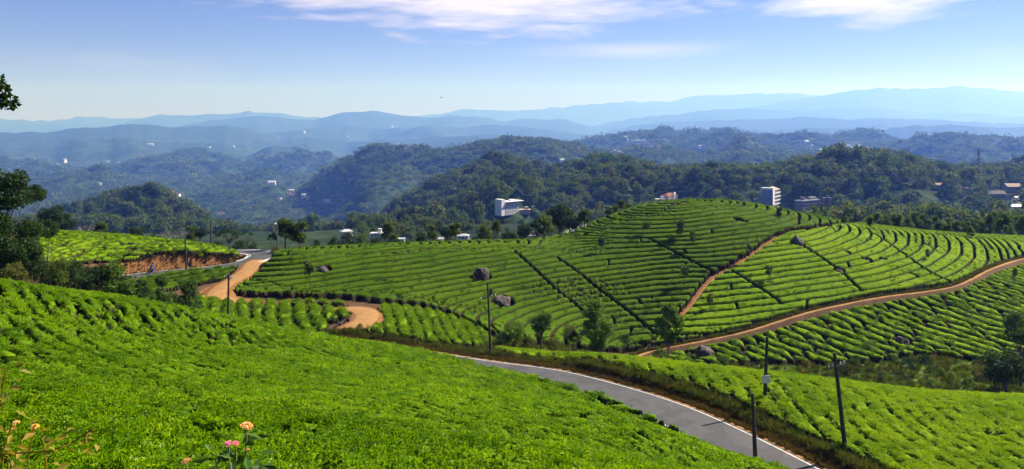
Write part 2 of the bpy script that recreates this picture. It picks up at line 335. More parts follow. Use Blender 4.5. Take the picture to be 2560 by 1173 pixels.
RIDGES = [  # crest line on the photograph, its distance, depth of its front and back slope, how far the front drops
 ([(100,592),(160,568),(220,546),(300,518),(380,506),(430,522),(500,560),(560,590),(640,640)], 1000, 260, 260, 60),
 ([(940,640),(1000,606),(1040,588),(1100,556),(1160,522),(1220,492),(1290,474),(1360,500),(1420,488),(1480,462),(1560,458),(1700,460),(1800,462),(1900,452),(2000,442),(2070,430),(2150,426),(2250,430),(2330,452),(2400,462),(2470,472),(2560,466),(2700,460),(3000,470)], 950, 380, 400, 34),
 ([(560,540),(700,506),(740,486),(800,446),(850,411),(900,381),(940,370),(1000,373),(1050,377),(1120,380),(1200,364),(1280,350),(1340,350),(1400,360),(1480,372),(1600,400)], 2600, 900, 800, 150),
 ([(1180,400),(1300,380),(1400,362),(1500,348),(1560,338),(1640,333),(1700,338),(1750,348),(1820,333),(1880,343),(1940,347),(2010,331),(2060,343),(2120,353),(2200,361),(2260,378),(2400,400),(2600,420)], 4200, 900, 900, 110),
 ([(1380,450),(1450,420),(1500,392),(1600,374),(1680,380),(1760,404),(1850,372),(1900,380),(2000,390),(2100,386),(2300,404),(2600,420)], 2900, 800, 600, 80),
 ([(2060,420),(2140,392),(2200,370),(2260,354),(2340,339),(2430,344),(2560,349),(2700,343),(3000,350)], 3300, 900, 700, 100),
 ([(-900,338),(-400,333),(0,331),(100,329),(200,323),(280,319),(330,313),(400,317),(500,318),(560,314),(610,321),(700,346),(800,351),(950,356),(1100,346),(1200,336),(1260,341),(1350,351),(1500,360),(1700,380)], 9600, 2900, 1500, 240),
 ([(-900,395),(0,401),(150,406),(300,402),(450,396),(550,401),(650,411),(760,397),(860,404),(1000,420)], 6000, 1300, 900, 60),
 ([(-900,440),(0,442),(100,451),(250,462),(400,456),(600,452),(760,444),(900,470)], 4300, 900, 800, 45),
 ([(-900,480),(-200,470),(0,478),(120,486),(260,476),(420,494),(560,488),(700,478),(820,500)], 3300, 700, 600, 40),
 ([(-900,520),(-200,512),(0,520),(200,528),(420,520),(620,512),(800,520),(980,540)], 2500, 520, 480, 34),
 ([(-300,380),(300,340),(480,310),(540,296),(600,292),(700,293),(780,297),(860,284),(930,281),(1000,289),(1060,291),(1130,286),(1190,291),(1260,300),(1330,293),(1400,299),(1450,310),(1500,322),(1600,350)], 16500, 3200, 2000, 520),
 ([(520,352),(640,336),(760,322),(860,318),(960,324),(1080,314),(1180,318),(1290,312),(1380,322),(1460,340),(1560,356)], 12500, 2300, 1500, 300),
 ([(1440,362),(1560,342),(1700,327),(1820,321),(1930,325),(2060,316),(2200,322),(2330,314),(2450,320),(2700,316),(3000,320)], 9800, 2300, 1500, 300),
 ([(1380,350),(1500,331),(1580,313),(1650,301),(1720,306),(1800,301),(1900,296),(2000,291),(2100,296),(2300,301),(2560,306),(3000,300)], 13500, 2800, 1800, 480),
 ([(1400,330),(1560,301),(1660,286),(1760,279),(1880,272),(2000,280),(2100,270),(2250,275),(2400,285),(2560,290),(3000,280)], 19500, 2600, 1500, 600),
 ([(-900,300),(-300,310),(0,302),(60,305),(200,318),(300,311),(320,299),(400,285),(450,288),(520,285),(560,281),(600,280),(620,275),(640,282),(760,290),(900,300)], 22500, 2300, 1500, 500),
 ([(900,300),(1100,284),(1150,272),(1230,268),(1290,276),(1400,268),(1560,254),(1700,248),(1800,236),(1880,230),(1990,232),(2050,240),(2300,250),(3000,250)], 27500, 2400, 1500, 900),
 ([(1900,262),(1980,250),(2050,239),(2120,227),(2220,221),(2300,219),(2400,215),(2470,220),(2560,226),(2800,220),(3100,230)], 24500, 2300, 1500, 900)]
def z_far(X, Y):
    d = np.maximum(Y, 1.0); px = CX + FP * X / d
    z = -58 - 235 * smooth(250, 1900, d) - 90 * smooth(3500, 6500, d) + 18 * fbm(X / 330, Y / 330, 5)
    z = z + (24 * smooth(700, 1500, d)) * fbm(X / 160, Y / 260, 15, 3) - 150 * smooth(11000, 14000, d)
    for i, (pts, dc, wf, wb, drop) in enumerate(RIDGES):
        p = np.array(pts, float); y = np.interp(px, p[:, 0], p[:, 1]); dcc = dc * (1 + .05 * np.sin(px / 170.0 + i * 1.7) * smooth(0, 2000, dc))
        if dc > 9000: y = y + 7 * fbm(px / 110.0, px * 0 + i, 60 + i, 5)      # crinkled far crests
        zc = -(y - HY) / FP * dcc; o = d - dcc
        q = np.where(o < 0, -o / wf, o / wb)
        relief = np.minimum(wf * .17, 220) * fbm(X / (wf * .45 + 80), Y / (wf * .6 + 80), 11 + i, 5) * smooth(0, .5, q) + np.minimum(wf * .016, 26) * fbm(X / (dc * .022), Y / (dc * .022), 40 + i, 4)
        prof = zc - drop * np.minimum(q, 1) ** 1.25 - np.maximum(q - 1, 0) * 300 + relief
        fade = 400 * (1 - smooth(p[0, 0] - 260, p[0, 0] + 40, px)) + 400 * smooth(p[-1, 0] - 40, p[-1, 0] + 260, px)
        prof = prof - fade
        k = 10.0 + dc * .003
        hh = np.clip(.5 + .5 * (prof - z) / k, 0, 1); z = z + (prof - z) * hh + k * hh * (1 - hh)
    return z

# road and tracks: centre lines with their own levels
def px_line(pts, step=1.0): return catmull([W(*p) for p in pts], step)
EDGE = [(2330,1330,50.5),(2200,1250,54.8),(2040,1170,59.5),(1900,1100,65),(1800,1050,69.8),(1640,990,77.5),(1440,935,86.5),(1300,912,91),(1150,897,94.3)]
_e = catmull([W(*p) for p in EDGE], 1.0)
_t = np.gradient(_e[:, :2], axis=0); _t /= np.linalg.norm(_t, axis=1)[:, None]
ROAD_HW = 2.55
_cl = _e.copy(); _cl[:, 0] += -_t[:, 1] * (ROAD_HW - .12); _cl[:, 1] += _t[:, 0] * (ROAD_HW - .12)
ROAD = catmull(list(_cl[::8]) + [W(*p) for p in [(1000,886,93.5),(850,868,93.2),(700,856,92),(560,846,90)]], 1.0)
ROAD2 = px_line([(60,742,118),(180,722,124),(290,700,130.5),(345,690,133.5),(420,682,136.5),(520,672,138.5),(600,660,140),(648,645,142.5),(655,636,146.5),(620,631,150),(560,631,154),(480,630,163)])
for _i in range(3): ROAD[1:-1, 2] = (ROAD[:-2, 2] + ROAD[1:-1, 2] * 2 + ROAD[2:, 2]) / 4
ZHAIR = W(640, 640, 145)[2]
BACK_ROAD = px_line([(1380,612,196),(1420,598,203),(1436,584,214),(1446,573,226),(1470,565,240),(1500,560,255)])
def hit(px, py, dmax=235.0, zf=None):
    """where the line of sight through a pixel of the photograph meets the ground"""
    d = np.arange(6, dmax, .2); u = (px - CX) / FP; z = (zf or z_base)(u * d, d); y = HY - FP * z / d
    ok = np.nonzero(y <= py)[0]
    i = ok[0] if len(ok) else int(np.argmin(y))
    return np.array([u * d[i], d[i], z[i]])
def hit_line(pts, step=.8): return catmull([hit(*p) for p in pts], step)
DIRT = px_line([(820,866,94.5),(845,838,97.5),(890,815,101.5),(915,797,105),(912,780,109.5),(880,772,112.5),(800,776,114.5),(700,775,116),(610,762,118),(545,741,121),(560,715,126),(600,692,131),(632,664,137),(652,650,141)])
TRACK = px_line([(1560,915,112),(1600,887,117.5),(1660,872,118.6),(1720,860,119.3),(1850,833,121.3),(1950,803,124),(2050,774,127.2),(2200,744,131.2),(2300,731,133),(2380,718,135.5),(2430,698,140),(2480,672,147),(2560,647,158),(2680,630,168)])
FOOT = hit_line([(1690,812),(1715,780),(1740,748),(1768,712),(1790,694),(1830,672),(1880,640),(1920,612),(1960,590),(2010,580),(2060,573),(2130,566)])
GAPS = [hit_line(g) for g in ([(1286,640),(1330,680),(1390,735),(1440,775),(1500,835)], [(1620,607),(1680,640),(1740,672),(1785,692)], [(1390,655),(1440,690),(1510,745),(1580,800),(1640,850)],
        [(1830,690),(1870,715),(1920,748),(1955,775)], [(2000,622),(2060,660),(2110,700),(2155,742)], [(2180,592),(2250,640),(2320,690),(2372,716)])]
def z_ground(X, Y):
    X = np.asarray(X, float); Y = np.asarray(Y, float)
    z = z_base(X, np.minimum(Y, 400)); k = Y > 235
    if k.any(): t = smooth(235, 330, Y[k]); z = z.copy(); z[k] = z[k] * (1 - t) + z_far(X[k], Y[k]) * t
    for C, hw, sh, bk, dz in ((ROAD, ROAD_HW, .7, 1.0, 0), (ROAD2, 2.3, .5, .9, 0), (BACK_ROAD, 2.4, .6, 2.5, 0), (DIRT, 1.6, .25, .8, 0), (TRACK, .55, .1, .8, 0), (FOOT, .45, .1, .4, -.1)):
        s, sd, zr, ki = line_dist(X, Y, C); wgt = smooth(hw + sh, hw + sh + bk, s)
        if C is FOOT: zr = z - .12
        z = np.where(s < 20, zr * (1 - wgt) + z * wgt, z)
    return z
def gz(x, y): return float(z_ground(np.array([x]), np.array([y]))[0])

# ------------------------------------------------------------------ ground sheet
def ground_material():
    m, nt, L, out = newmat('ground'); p = nt.nodes.new('ShaderNodeBsdfPrincipled')
    a = nt.nodes.new('ShaderNodeAttribute'); a.attribute_name = 'cover'; sep = nt.nodes.new('ShaderNodeSeparateColor'); L(a.outputs['Color'], sep.inputs[0])
    f1 = noise_fac(nt, .8, 8, .7, 'World'); f2 = noise_fac(nt, .12, 4, .6, 'World'); f3 = noise_fac(nt, 4.0, 5, .7, 'World')
    soil = ramp(nt, f1, [(.3, (.045, .026, .014)), (.7, (.115, .065, .030))])
    grass = ramp(nt, f1, [(.3, (.045, .075, .012)), (.52, (.085, .125, .016)), (.7, (.15, .15, .035))])
    earth = ramp(nt, f3, [(.25, (.10, .042, .015)), (.5, (.185, .085, .028)), (.75, (.28, .15, .060))])
    fg = mathn(nt, 'ADD', sep.outputs[0], mathn(nt, 'MULTIPLY', mathn(nt, 'SUBTRACT', f3, .5), .8), True)
    fe = mathn(nt, 'ADD', sep.outputs[1], mathn(nt, 'MULTIPLY', mathn(nt, 'SUBTRACT', f1, .5), .5), True)
    c = mixc(nt, ramp(nt, fg, [(.35, (0, 0, 0)), (.65, (1, 1, 1))]), soil, grass)
    c = mixc(nt, ramp(nt, fe, [(.35, (0, 0, 0)), (.6, (1, 1, 1))]), c, earth)
    L(c, p.inputs['Base Color']); p.inputs['Roughness'].default_value = .95; p.inputs['Specular IOR Level'].default_value = .1
    L(bump(nt, f3, .7, .12), p.inputs['Normal']); L(p.outputs[0], out.inputs[0]); return m
def set_attr(me, name, C):
    at = me.color_attributes.new(name, 'FLOAT_COLOR', 'POINT'); C4 = np.ones((len(C), 4), np.float32); C4[:, :C.shape[1]] = C
    at.data.foreach_set('color', C4.ravel())
def grid_faces(nr, nc):
    i = np.arange(nr * nc).reshape(nr, nc); return np.stack([i[:-1, :-1], i[:-1, 1:], i[1:, 1:], i[1:, :-1]], -1).reshape(-1, 4)
def near_ground():
    d = np.concatenate([np.arange(-14, 40, 1.2), np.arange(40, 240, .75), np.arange(240, 346, 3)]); s = np.linspace(-.78, .78, 430)
    Y, S = np.meshgrid(d, s, indexing='ij'); X = S * (Y + 26)
    Z = z_ground(X, Y); Yc = np.maximum(Y, 1); px = CX + FP * X / Yc; py = HY - FP * Z / Yc
    n = fbm(X / 6, Y / 6, 3)
    s1 = np.minimum(line_dist(X, Y, ROAD)[0], line_dist(X, Y, ROAD2)[0]); s2 = line_dist(X, Y, DIRT)[0]; s3 = line_dist(X, Y, TRACK)[0]; s4 = line_dist(X, Y, FOOT)[0]
    g = np.zeros_like(X)
    g = np.maximum(g, ((Y > 92) & (Y < 116) & (px > 1150)) * 1.0); g = np.maximum(g, (Y > 196) * .95); g = np.maximum(g, ((px < 560) & (Y > 54) & (Y < 112)) * .8)
    g = np.maximum(g, ((Y < 9)) * .9)
    e = np.maximum(1 - smooth(2.0, 3.6, s2), .36 - .36 * smooth(.3, .95, s3)); e = np.maximum(e, 1 - smooth(.4, 1.0, s4))
    e = np.maximum(e, ((px > 260) & (px < 700) & (Y > 122) & (Y < 152)) * (1 - smooth(3, 8, s1)))
    e = np.maximum(e, .62 * (1 - smooth(3.0, 4.6, s1)) * (Y < 100))
    e = np.maximum(e, ((px > 480) & (px < 700) & (Y > 116) & (Y < 147)) * (1 - smooth(2.6, 4.6, s2)))
    g = g * (1 - .9 * e); Z = Z + .10 * n * smooth(2.8, 4.5, s1) * smooth(1.6, 2.4, s2)
    me = mesh_np('ground', np.stack([X, Y, Z - .03], -1).reshape(-1, 3), grid_faces(*X.shape))
    set_attr(me, 'cover', np.stack([g.ravel(), e.ravel(), 0 * g.ravel()], -1)); link('ground', me, ground_material(), kind='structure')
near_ground()

def ribbon(C, offs, dz, step=1):
    """strip along centre line C; offs = lateral offsets, dz = height added at each offset"""
    C = C[::step]; t = np.gradient(C[:, :2], axis=0); t /= np.linalg.norm(t, axis=1)[:, None] + 1e-9
    nx = np.stack([-t[:, 1], t[:, 0]], -1); V = []
    for o, z in zip(offs, dz):
        V.append(np.stack([C[:, 0] + nx[:, 0] * o, C[:, 1] + nx[:, 1] * o, C[:, 2] + z], -1))
    V = np.stack(V, 1); return V.reshape(-1, 3), grid_faces(V.shape[0], V.shape[1])
def asphalt():
    m, nt, L, out = newmat('asphalt'); p = nt.nodes.new('ShaderNodeBsdfPrincipled')
    f = noise_fac(nt, 30, 3, .7, 'World'); f2 = noise_fac(nt, .8, 7, .75, 'World')
    c = mixc(nt, 1.0, ramp(nt, f2, [(.3, (.037, .036, .036)), (.7, (.057, .055, .054))]), ramp(nt, f, [(.3, (.8, .8, .8)), (.7, (1.15, 1.15, 1.15))]), 'MULTIPLY')
    f5 = noise_fac(nt, .33, 3, .5, 'World'); f6 = noise_fac(nt, 1.6, 8, .8, 'World')
    c = mixc(nt, 1.0, c, ramp(nt, f5, [(.47, (.74, .74, .76)), (.49, (1.05, 1.05, 1.05))]), 'MULTIPLY'); c = mixc(nt, ramp(nt, f6, [(.60, (0, 0, 0)), (.74, (.6, .6, .6))]), c, (.10, .075, .05))
    L(c, p.inputs['Base Color']); p.inputs['Roughness'].default_value = .8; L(bump(nt, f, .3, .01), p.inputs['Normal']); L(p.outputs[0], out.inputs[0]); return m
M['asphalt'] = asphalt()
def worn_paint():
    m, nt, L, out = newmat('worn_paint'); p = nt.nodes.new('ShaderNodeBsdfPrincipled')
    f = noise_fac(nt, 2.2, 6, .75, 'World')
    L(ramp(nt, f, [(.33, (.10, .095, .09)), (.45, (.42, .41, .39)), (.7, (.62, .61, .58))]), p.inputs['Base Color']); p.inputs['Roughness'].default_value = .7
    L(p.outputs[0], out.inputs[0]); return m
M['worn_paint'] = worn_paint()
w = np.linspace(-ROAD_HW, ROAD_HW, 7)
link('road', mesh_np('road', *ribbon(ROAD, w, .06 - .012 * np.abs(w))), M['asphalt'], kind='structure')
for k, o in enumerate((-ROAD_HW + .22, ROAD_HW - .22)):
    link('road_marking', mesh_np('road_marking', *ribbon(ROAD, [o - .07, o + .07], [.041, .041])), M['worn_paint'], kind='structure')
link('road', mesh_np('upper_road', *ribbon(ROAD2, np.linspace(-2.3, 2.3, 7), [.04, .055, .06, .065, .06, .055, .04])), M['asphalt'], kind='structure')
for o in (-2.1, 2.1): link('road_marking', mesh_np('upper_road_marking', *ribbon(ROAD2, [o - .09, o + .09], [.055, .055])), M['worn_paint'], kind='structure')
link('road', mesh_np('back_road', *ribbon(BACK_ROAD, np.linspace(-2.3, 2.3, 5), [.05] * 5)), M['asphalt'], kind='structure')
link('road_marking', mesh_np('back_road_marking', *ribbon(BACK_ROAD, [1.9, 2.1], [.056, .056])), M['worn_paint'], kind='structure')
def dirt_material():
    m, nt, L, out = newmat('dirt'); p = nt.nodes.new('ShaderNodeBsdfPrincipled'); f = noise_fac(nt, 1.1, 8, .7, 'World'); f2 = noise_fac(nt, 9, 3, .6, 'World')
    c = mixc(nt, .4, ramp(nt, f, [(.25, (.17, .080, .024)), (.5, (.30, .160, .055)), (.75, (.38, .225, .092))]), ramp(nt, f2, [(.3, (.11, .05, .017)), (.7, (.40, .235, .105))]))
    L(c, p.inputs['Base Color']); p.inputs['Roughness'].default_value = .95; p.inputs['Specular IOR Level'].default_value = .1; L(bump(nt, f2, .6, .05), p.inputs['Normal']); L(p.outputs[0], out.inputs[0]); return m
M['dirt'] = dirt_material()
def dirt_ribbon(name, C, hw, dz, jit, sd):
    n = len(C); s = np.arange(n); V, F = ribbon(C, np.linspace(-1, 1, 7), [dz] * 7); V = V.reshape(n, 7, 3)
    wl = hw * (1 + jit * vn(s / 5.0, s * 0 + .5, sd)); wr = hw * (1 + jit * vn(s / 4.0, s * 0 + .5, sd + 1))
    c = V[:, 3:4, :]; dv = V - c; k = np.where(np.arange(7)[None, :] < 3, wl[:, None], wr[:, None]); V = c + dv * k[:, :, None]; V[..., 2] = c[..., 2]
    V[..., 2] -= .08 * np.abs(np.linspace(-1, 1, 7))[None] ** 3
    link(name, mesh_np(name, V.reshape(-1, 3), F), M['dirt'], kind='structure')
_t2 = np.gradient(ROAD[:, :2], axis=0); _t2 /= np.linalg.norm(_t2, axis=1)[:, None]
for _sd, _of in ((-1, ROAD_HW + .18), (1, ROAD_HW + .12)):
    _s = ROAD.copy(); _s[:, 0] += -_t2[:, 1] * _of * _sd; _s[:, 1] += _t2[:, 0] * _of * _sd; _s[:, 2] += .0
    dirt_ribbon('road_shoulder', _s, .26, .052, 1.5, 40 + _sd)
dirt_ribbon('dirt_road', DIRT, 1.4, .06, .8, 3)
_tr = TRACK.copy(); dirt_ribbon('dirt_track', _tr, .30, .05, 1.2, 6)
_f = FOOT.copy(); _f[:, 2] = z_ground(_f[:, 0], _f[:, 1]) + .02; dirt_ribbon('footpath', _f, .34, .03, 1.0, 8)

# far land: one sheet from the foot of the tea hill to the last blue ridge
def hills_material():
    m, nt, L, out = newmat('forest_hills'); p = nt.nodes.new('ShaderNodeBsdfPrincipled')
    f1 = noise_fac(nt, .035, 8, .72, 'World'); f2 = noise_fac(nt, .0035, 5, .6, 'World'); f3 = noise_fac(nt, .0012, 4, .6, 'World')
    c = ramp(nt, f1, [(.3, (.010, .024, .009)), (.5, (.024, .046, .014)), (.68, (.050, .070, .022))])
    f4 = noise_fac(nt, .011, 6, .7, 'World'); c = mixc(nt, 1.0, c, ramp(nt, f4, [(.32, (.45, .5, .5)), (.68, (1.6, 1.5, 1.4))]), 'MULTIPLY')
    c = mixc(nt, ramp(nt, f2, [(.60, (0, 0, 0)), (.72, (1, 1, 1))]), c, ramp(nt, f1, [(.4, (.035, .040, .018)), (.6, (.11, .075, .045))]))
    L(c, p.inputs['Base Color']); p.inputs['Roughness'].default_value = .95; p.inputs['Specular IOR Level'].default_value = .05
    L(bump(nt, f1, 1.0, 10), p.inputs['Normal']); L(p.outputs[0], out.inputs[0]); return m
def far_land():
    d = np.concatenate([np.arange(300, 640, 9), 640 * 1.0135 ** np.arange(0, 300)]); d = d[d < 30000]; s = np.linspace(-.84, .84, 760)
    Y, S = np.meshgrid(d, s, indexing='ij'); X = S * Y; Z = z_ground(X, Y)
    link('hills', mesh_np('hills', np.stack([X, Y, Z], -1).reshape(-1, 3), grid_faces(*X.shape)), hills_material(), kind='structure')
    return X, Y, Z
FX, FY, FZ = far_land()
_sl = FZ / FY; _cm = np.maximum.accumulate(_sl, 0); FVIS = _sl >= _cm - 14.0 / FY        # land seen from here, or hidden by less than a tree

# ------------------------------------------------------------------ instancing helper (leaves, grass, canopy: what nobody could count)
def scatter(name, P, ROT, SCL, IDX, protos, parent=None, label=None, cat=None):
    col = bpy.data.collections.new(name + '_source')
    for i, o in enumerate(protos): col.objects.link(o)
    me = bpy.data.meshes.new(name); me.vertices.add(len(P)); me.vertices.foreach_set('co', np.asarray(P, np.float32).ravel())
    a = me.attributes.new('rot', 'FLOAT_VECTOR', 'POINT'); a.data.foreach_set('vector', np.asarray(ROT, np.float32).ravel())
    a = me.attributes.new('scl', 'FLOAT_VECTOR', 'POINT'); a.data.foreach_set('vector', np.asarray(SCL, np.float32).ravel())
    a = me.attributes.new('idx', 'INT', 'POINT'); a.data.foreach_set('value', np.asarray(IDX, np.int32).ravel())
    ob = link(name, me, parent=parent, kind='stuff', label=label, cat=cat)
    ng = bpy.data.node_groups.new(name, 'GeometryNodeTree'); ng.interface.new_socket('Geometry', in_out='INPUT', socket_type='NodeSocketGeometry'); ng.interface.new_socket('Geometry', in_out='OUTPUT', socket_type='NodeSocketGeometry')
    gi = ng.nodes.new('NodeGroupInput'); go = ng.nodes.new('NodeGroupOutput'); ip = ng.nodes.new('GeometryNodeInstanceOnPoints')
    ci = ng.nodes.new('GeometryNodeCollectionInfo'); ci.inputs['Collection'].default_value = col; ci.inputs['Separate Children'].default_value = True; ci.inputs['Reset Children'].default_value = True
    L = ng.links.new; L(gi.outputs[0], ip.inputs['Points']); L(ci.outputs[0], ip.inputs['Instance']); ip.inputs['Pick Instance'].default_value = True
    for nm, typ, sock in (('rot', 'FLOAT_VECTOR', 'Rotation'), ('scl', 'FLOAT_VECTOR', 'Scale'), ('idx', 'INT', 'Instance Index')):
        n = ng.nodes.new('GeometryNodeInputNamedAttribute'); n.data_type = typ; n.inputs['Name'].default_value = nm; L(n.outputs['Attribute'], ip.inputs[sock])
    L(ip.outputs[0], go.inputs[0]); md = ob.modifiers.new('scatter', 'NODES'); md.node_group = ng
    return ob
def normal_euler(N, spin):
    """Euler angles (XYZ) of a frame whose z axis is N and which is turned by spin about it; tilt only (N.z>0)"""
    # R = Rz(c) Ry(b) Rx(a): tilt about x and y, then the spin is folded into the prototypes' own symmetry
    a = np.arctan2(-N[:, 1], N[:, 2]); b = np.arcsin(np.clip(N[:, 0], -1, 1))
    # spin first about z, then tilt: build matrices and read the angles back
    ca, sa, cb, sb = np.cos(a), np.sin(a), np.cos(b), np.sin(b); cs, ss = np.cos(spin), np.sin(spin)
    Rx = np.zeros((len(a), 3, 3)); Rx[:, 0, 0] = 1; Rx[:, 1, 1] = ca; Rx[:, 1, 2] = -sa; Rx[:, 2, 1] = sa; Rx[:, 2, 2] = ca
    Ry = np.zeros_like(Rx); Ry[:, 1, 1] = 1; Ry[:, 0, 0] = cb; Ry[:, 0, 2] = sb; Ry[:, 2, 0] = -sb; Ry[:, 2, 2] = cb
    Rz = np.zeros_like(Rx); Rz[:, 2, 2] = 1; Rz[:, 0, 0] = cs; Rz[:, 0, 1] = -ss; Rz[:, 1, 0] = ss; Rz[:, 1, 1] = cs
    m = Rx @ Ry @ Rz
    return np.stack([np.arctan2(m[:, 2, 1], m[:, 2, 2]), -np.arcsin(np.clip(m[:, 2, 0], -1, 1)), np.arctan2(m[:, 1, 0], m[:, 0, 0])], -1)
def blades(base, direc, up, length, width, fold=.25):
    """leaf blades: base points, unit directions, side reference; each one a folded diamond of two triangles' quads"""
    side = np.cross(direc, up); side /= np.linalg.norm(side, axis=1)[:, None] + 1e-9; nrm = np.cross(side, direc)
    L = length[:, None]; Wd = width[:, None]
    p0 = base; p1 = base + direc * L * .45 + side * Wd * .5 + nrm * Wd * fold; p2 = base + direc * L - nrm * L * .08; p3 = base + direc * L * .45 - side * Wd * .5 + nrm * Wd * fold
    V = np.stack([p0, p1, p2, p3], 1).reshape(-1, 3); n = len(base); i = np.arange(n) * 4
    F = np.concatenate([np.stack([i, i + 1, i + 2], -1), np.stack([i, i + 2, i + 3], -1)]); return V, F
def unit(v): return v / (np.linalg.norm(v, axis=1)[:, None] + 1e-9)
def tea_patch(seed, radius, nshoot, leaf, per, mat, lift=.05, el0=.15, el1=1.15, wr=(.40, .58)):
    """a hand's breadth of plucking table: upright shoots with glossy leaves"""
    r = np.random.default_rng(seed); a = r.uniform(0, 2 * np.pi, nshoot); q = radius * np.sqrt(r.uniform(0, 1, nshoot))
    base = np.stack([q * np.cos(a), q * np.sin(a), r.uniform(-.6, 1, nshoot) * lift], -1)
    B = np.repeat(base, per, 0); n = len(B); az = r.uniform(0, 2 * np.pi, n); el = r.uniform(el0, el1, n)
    D = np.stack([np.cos(az) * np.cos(el), np.sin(az) * np.cos(el), np.sin(el)], -1); B = B + np.stack([0 * az, 0 * az, r.uniform(0, leaf * .7, n)], -1)
    V, F = blades(B, D, unit(r.normal(0, .4, (n, 3)) + [0, 0, 1]), leaf * r.uniform(.7, 1.3, n), leaf * r.uniform(*wr, n))
    me = mesh_np('tea_patch', V, F, False); me.materials.append(mat); return bpy.data.objects.new('tea_patch', me)

# ------------------------------------------------------------------ tea fields
ROCKS = []      # (x, y, clear radius) where a boulder keeps the tea away
def rocks_px(*a): return [hit(px, py) for px, py in a]
def field(label, bbox, mask, res, H, phase, target, matb, seed, lod, gap=.16, rise=.42, breaks=16.0, lump=.10, name='tea_plantation', group=None, edge=.4, lh=.45, rough=.5, pk=.75, hv=.16):
    x0_, x1_, y0_, y1_ = bbox; xs = np.arange(x0_, x1_, res); ys = np.arange(y0_, y1_, res)
    X, Y = np.meshgrid(xs, ys); X = X + res * .35 * vn(X / res * .9, Y / res * .9, seed); Y = Y + res * .35 * vn(X / res * .9 + 50, Y / res * .9, seed + 1)
    Z = z_ground(X, Y); px = CX + FP * X / Y; py = HY - FP * Z / Y
    m = mask(X, Y, Z, px, py) & (px > -330) & (px < 2890)
    for (rx, ry, rr) in ROCKS: m &= (X - rx) ** 2 + (Y - ry) ** 2 > rr * rr
    ph, ids = phase(X, Y, Z, px, py)
    gy, gx = np.gradient(ph, res); gm = np.hypot(gx, gy) + 1e-6
    lev = np.clip(np.round(np.log2(np.clip(1 / gm / target, .05, 30))), -2, 3); ph2 = ph * 2.0 ** lev; gm2 = gm * 2.0 ** lev
    band = np.floor(ph2).astype(np.int64); t = ph2 - band; e = np.minimum(t, 1 - t) / gm2
    e = e * (1 + rough * vn(X / 1.1, Y / 1.1, seed + 5)) + .2 * rough * vn(X / .5, Y / .5, seed + 8)
    # levels meet in a gap as well
    lm = np.zeros_like(X, bool); lm[:, 1:] |= lev[:, 1:] != lev[:, :-1]; lm[1:, :] |= lev[1:, :] != lev[:-1, :]; e = np.where(lm, np.minimum(e, gap * 1.2), e)
    # breaks across the rows
    hb = _hash(band.astype(float), lev * 13.0 + 2, seed); al = (X * .94 + Y * .3 * np.sin(seed)) / breaks + hb * 7 + .3 * vn(X / 9, Y / 9, seed + 3)
    fb = np.abs(al - np.round(al)) * breaks; keep = _hash(np.round(al), band.astype(float), seed + 4) < pk
    e = np.where(keep, np.minimum(e, fb + .05), e)
    for G in (GAPS if H == .95 and target < 1.77 else []):
        s = line_dist(X, Y, G)[0]; e = np.minimum(e, np.maximum(s - .06, 0) + (s > .06) * .05)
    # edge of the field
    ed = np.zeros(m.shape); mm = m.copy(); ed[mm] = .5; k = 1
    while k * res < edge + res:
        q = mm.copy(); q[1:] &= mm[:-1]; q[:-1] &= mm[1:]; q[:, 1:] &= mm[:, :-1]; q[:, :-1] &= mm[:, 1:]; mm = q; ed[mm] = k + .5; k += 1
    e = np.minimum(e, ed * res)
    tt = np.clip((e - gap) / rise, 0, 1); prof = np.sqrt(np.maximum(1 - (1 - tt) ** 2.2, 0))
    h = H * prof * (1 + hv * vn(X / 2.3, Y / 2.3, seed + 6)) + lump * prof * (vn(X / .75, Y / .75, seed + 7) + .5 * vn(X / .36, Y / .36, seed + 9)); h = np.maximum(h, 0) * m
    V = np.stack([X, Y, Z + h - .02], -1).reshape(-1, 3); F = grid_faces(*X.shape); hr = h.ravel(); mr = m.ravel()
    ok = mr[F].all(1) & (hr[F].max(1) > .08); F = F[ok]
    key = (band * 8 + (lev.astype(np.int64) + 2)).ravel(); top = F[np.arange(len(F)), hr[F].argmax(1)]; fk = key[top]
    ctr = V[F].mean(0).mean(0); root = empty(name, (float(ctr[0]), float(ctr[1]), gz(ctr[0], ctr[1])), label, 'tea field', group)
    uk, inv, cnt = np.unique(fk, return_inverse=True, return_counts=True); order = np.argsort(inv, kind='stable'); st = np.concatenate([[0], np.cumsum(cnt)])
    # the 280 rows that show largest are parts of their own, the rest one piece
    rank = np.argsort(-cnt); big = set(rank[:280].tolist()); restF = []
    off = np.array(root.location)
    def part(nm, Fs, kind=None):
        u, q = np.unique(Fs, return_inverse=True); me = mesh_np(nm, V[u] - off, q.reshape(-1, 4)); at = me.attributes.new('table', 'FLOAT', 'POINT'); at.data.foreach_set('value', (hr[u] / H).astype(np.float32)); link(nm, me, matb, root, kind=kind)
    for g in range(len(uk)):
        Fs = F[order[st[g]:st[g + 1]]]
        if g in big and len(Fs) > 12: part('tea_hedge', Fs)
        else: restF.append(Fs)
    if restF: part('tea_bushes', np.concatenate(restF), 'stuff')
    # leaves on top
    A = V[F]; c = A.mean(1); nr = np.cross(A[:, 2] - A[:, 0], A[:, 3] - A[:, 1]); ar = np.linalg.norm(nr, axis=1) * .5; nr = unit(nr)
    nr[nr[:, 2] < 0] *= -1; hc = hr[F].mean(1); pxc = CX + FP * c[:, 0] / c[:, 1]
    vis = ((-c * nr).sum(1) > -.25 * np.linalg.norm(c, axis=1)) & (pxc > -260) & (pxc < 2820)
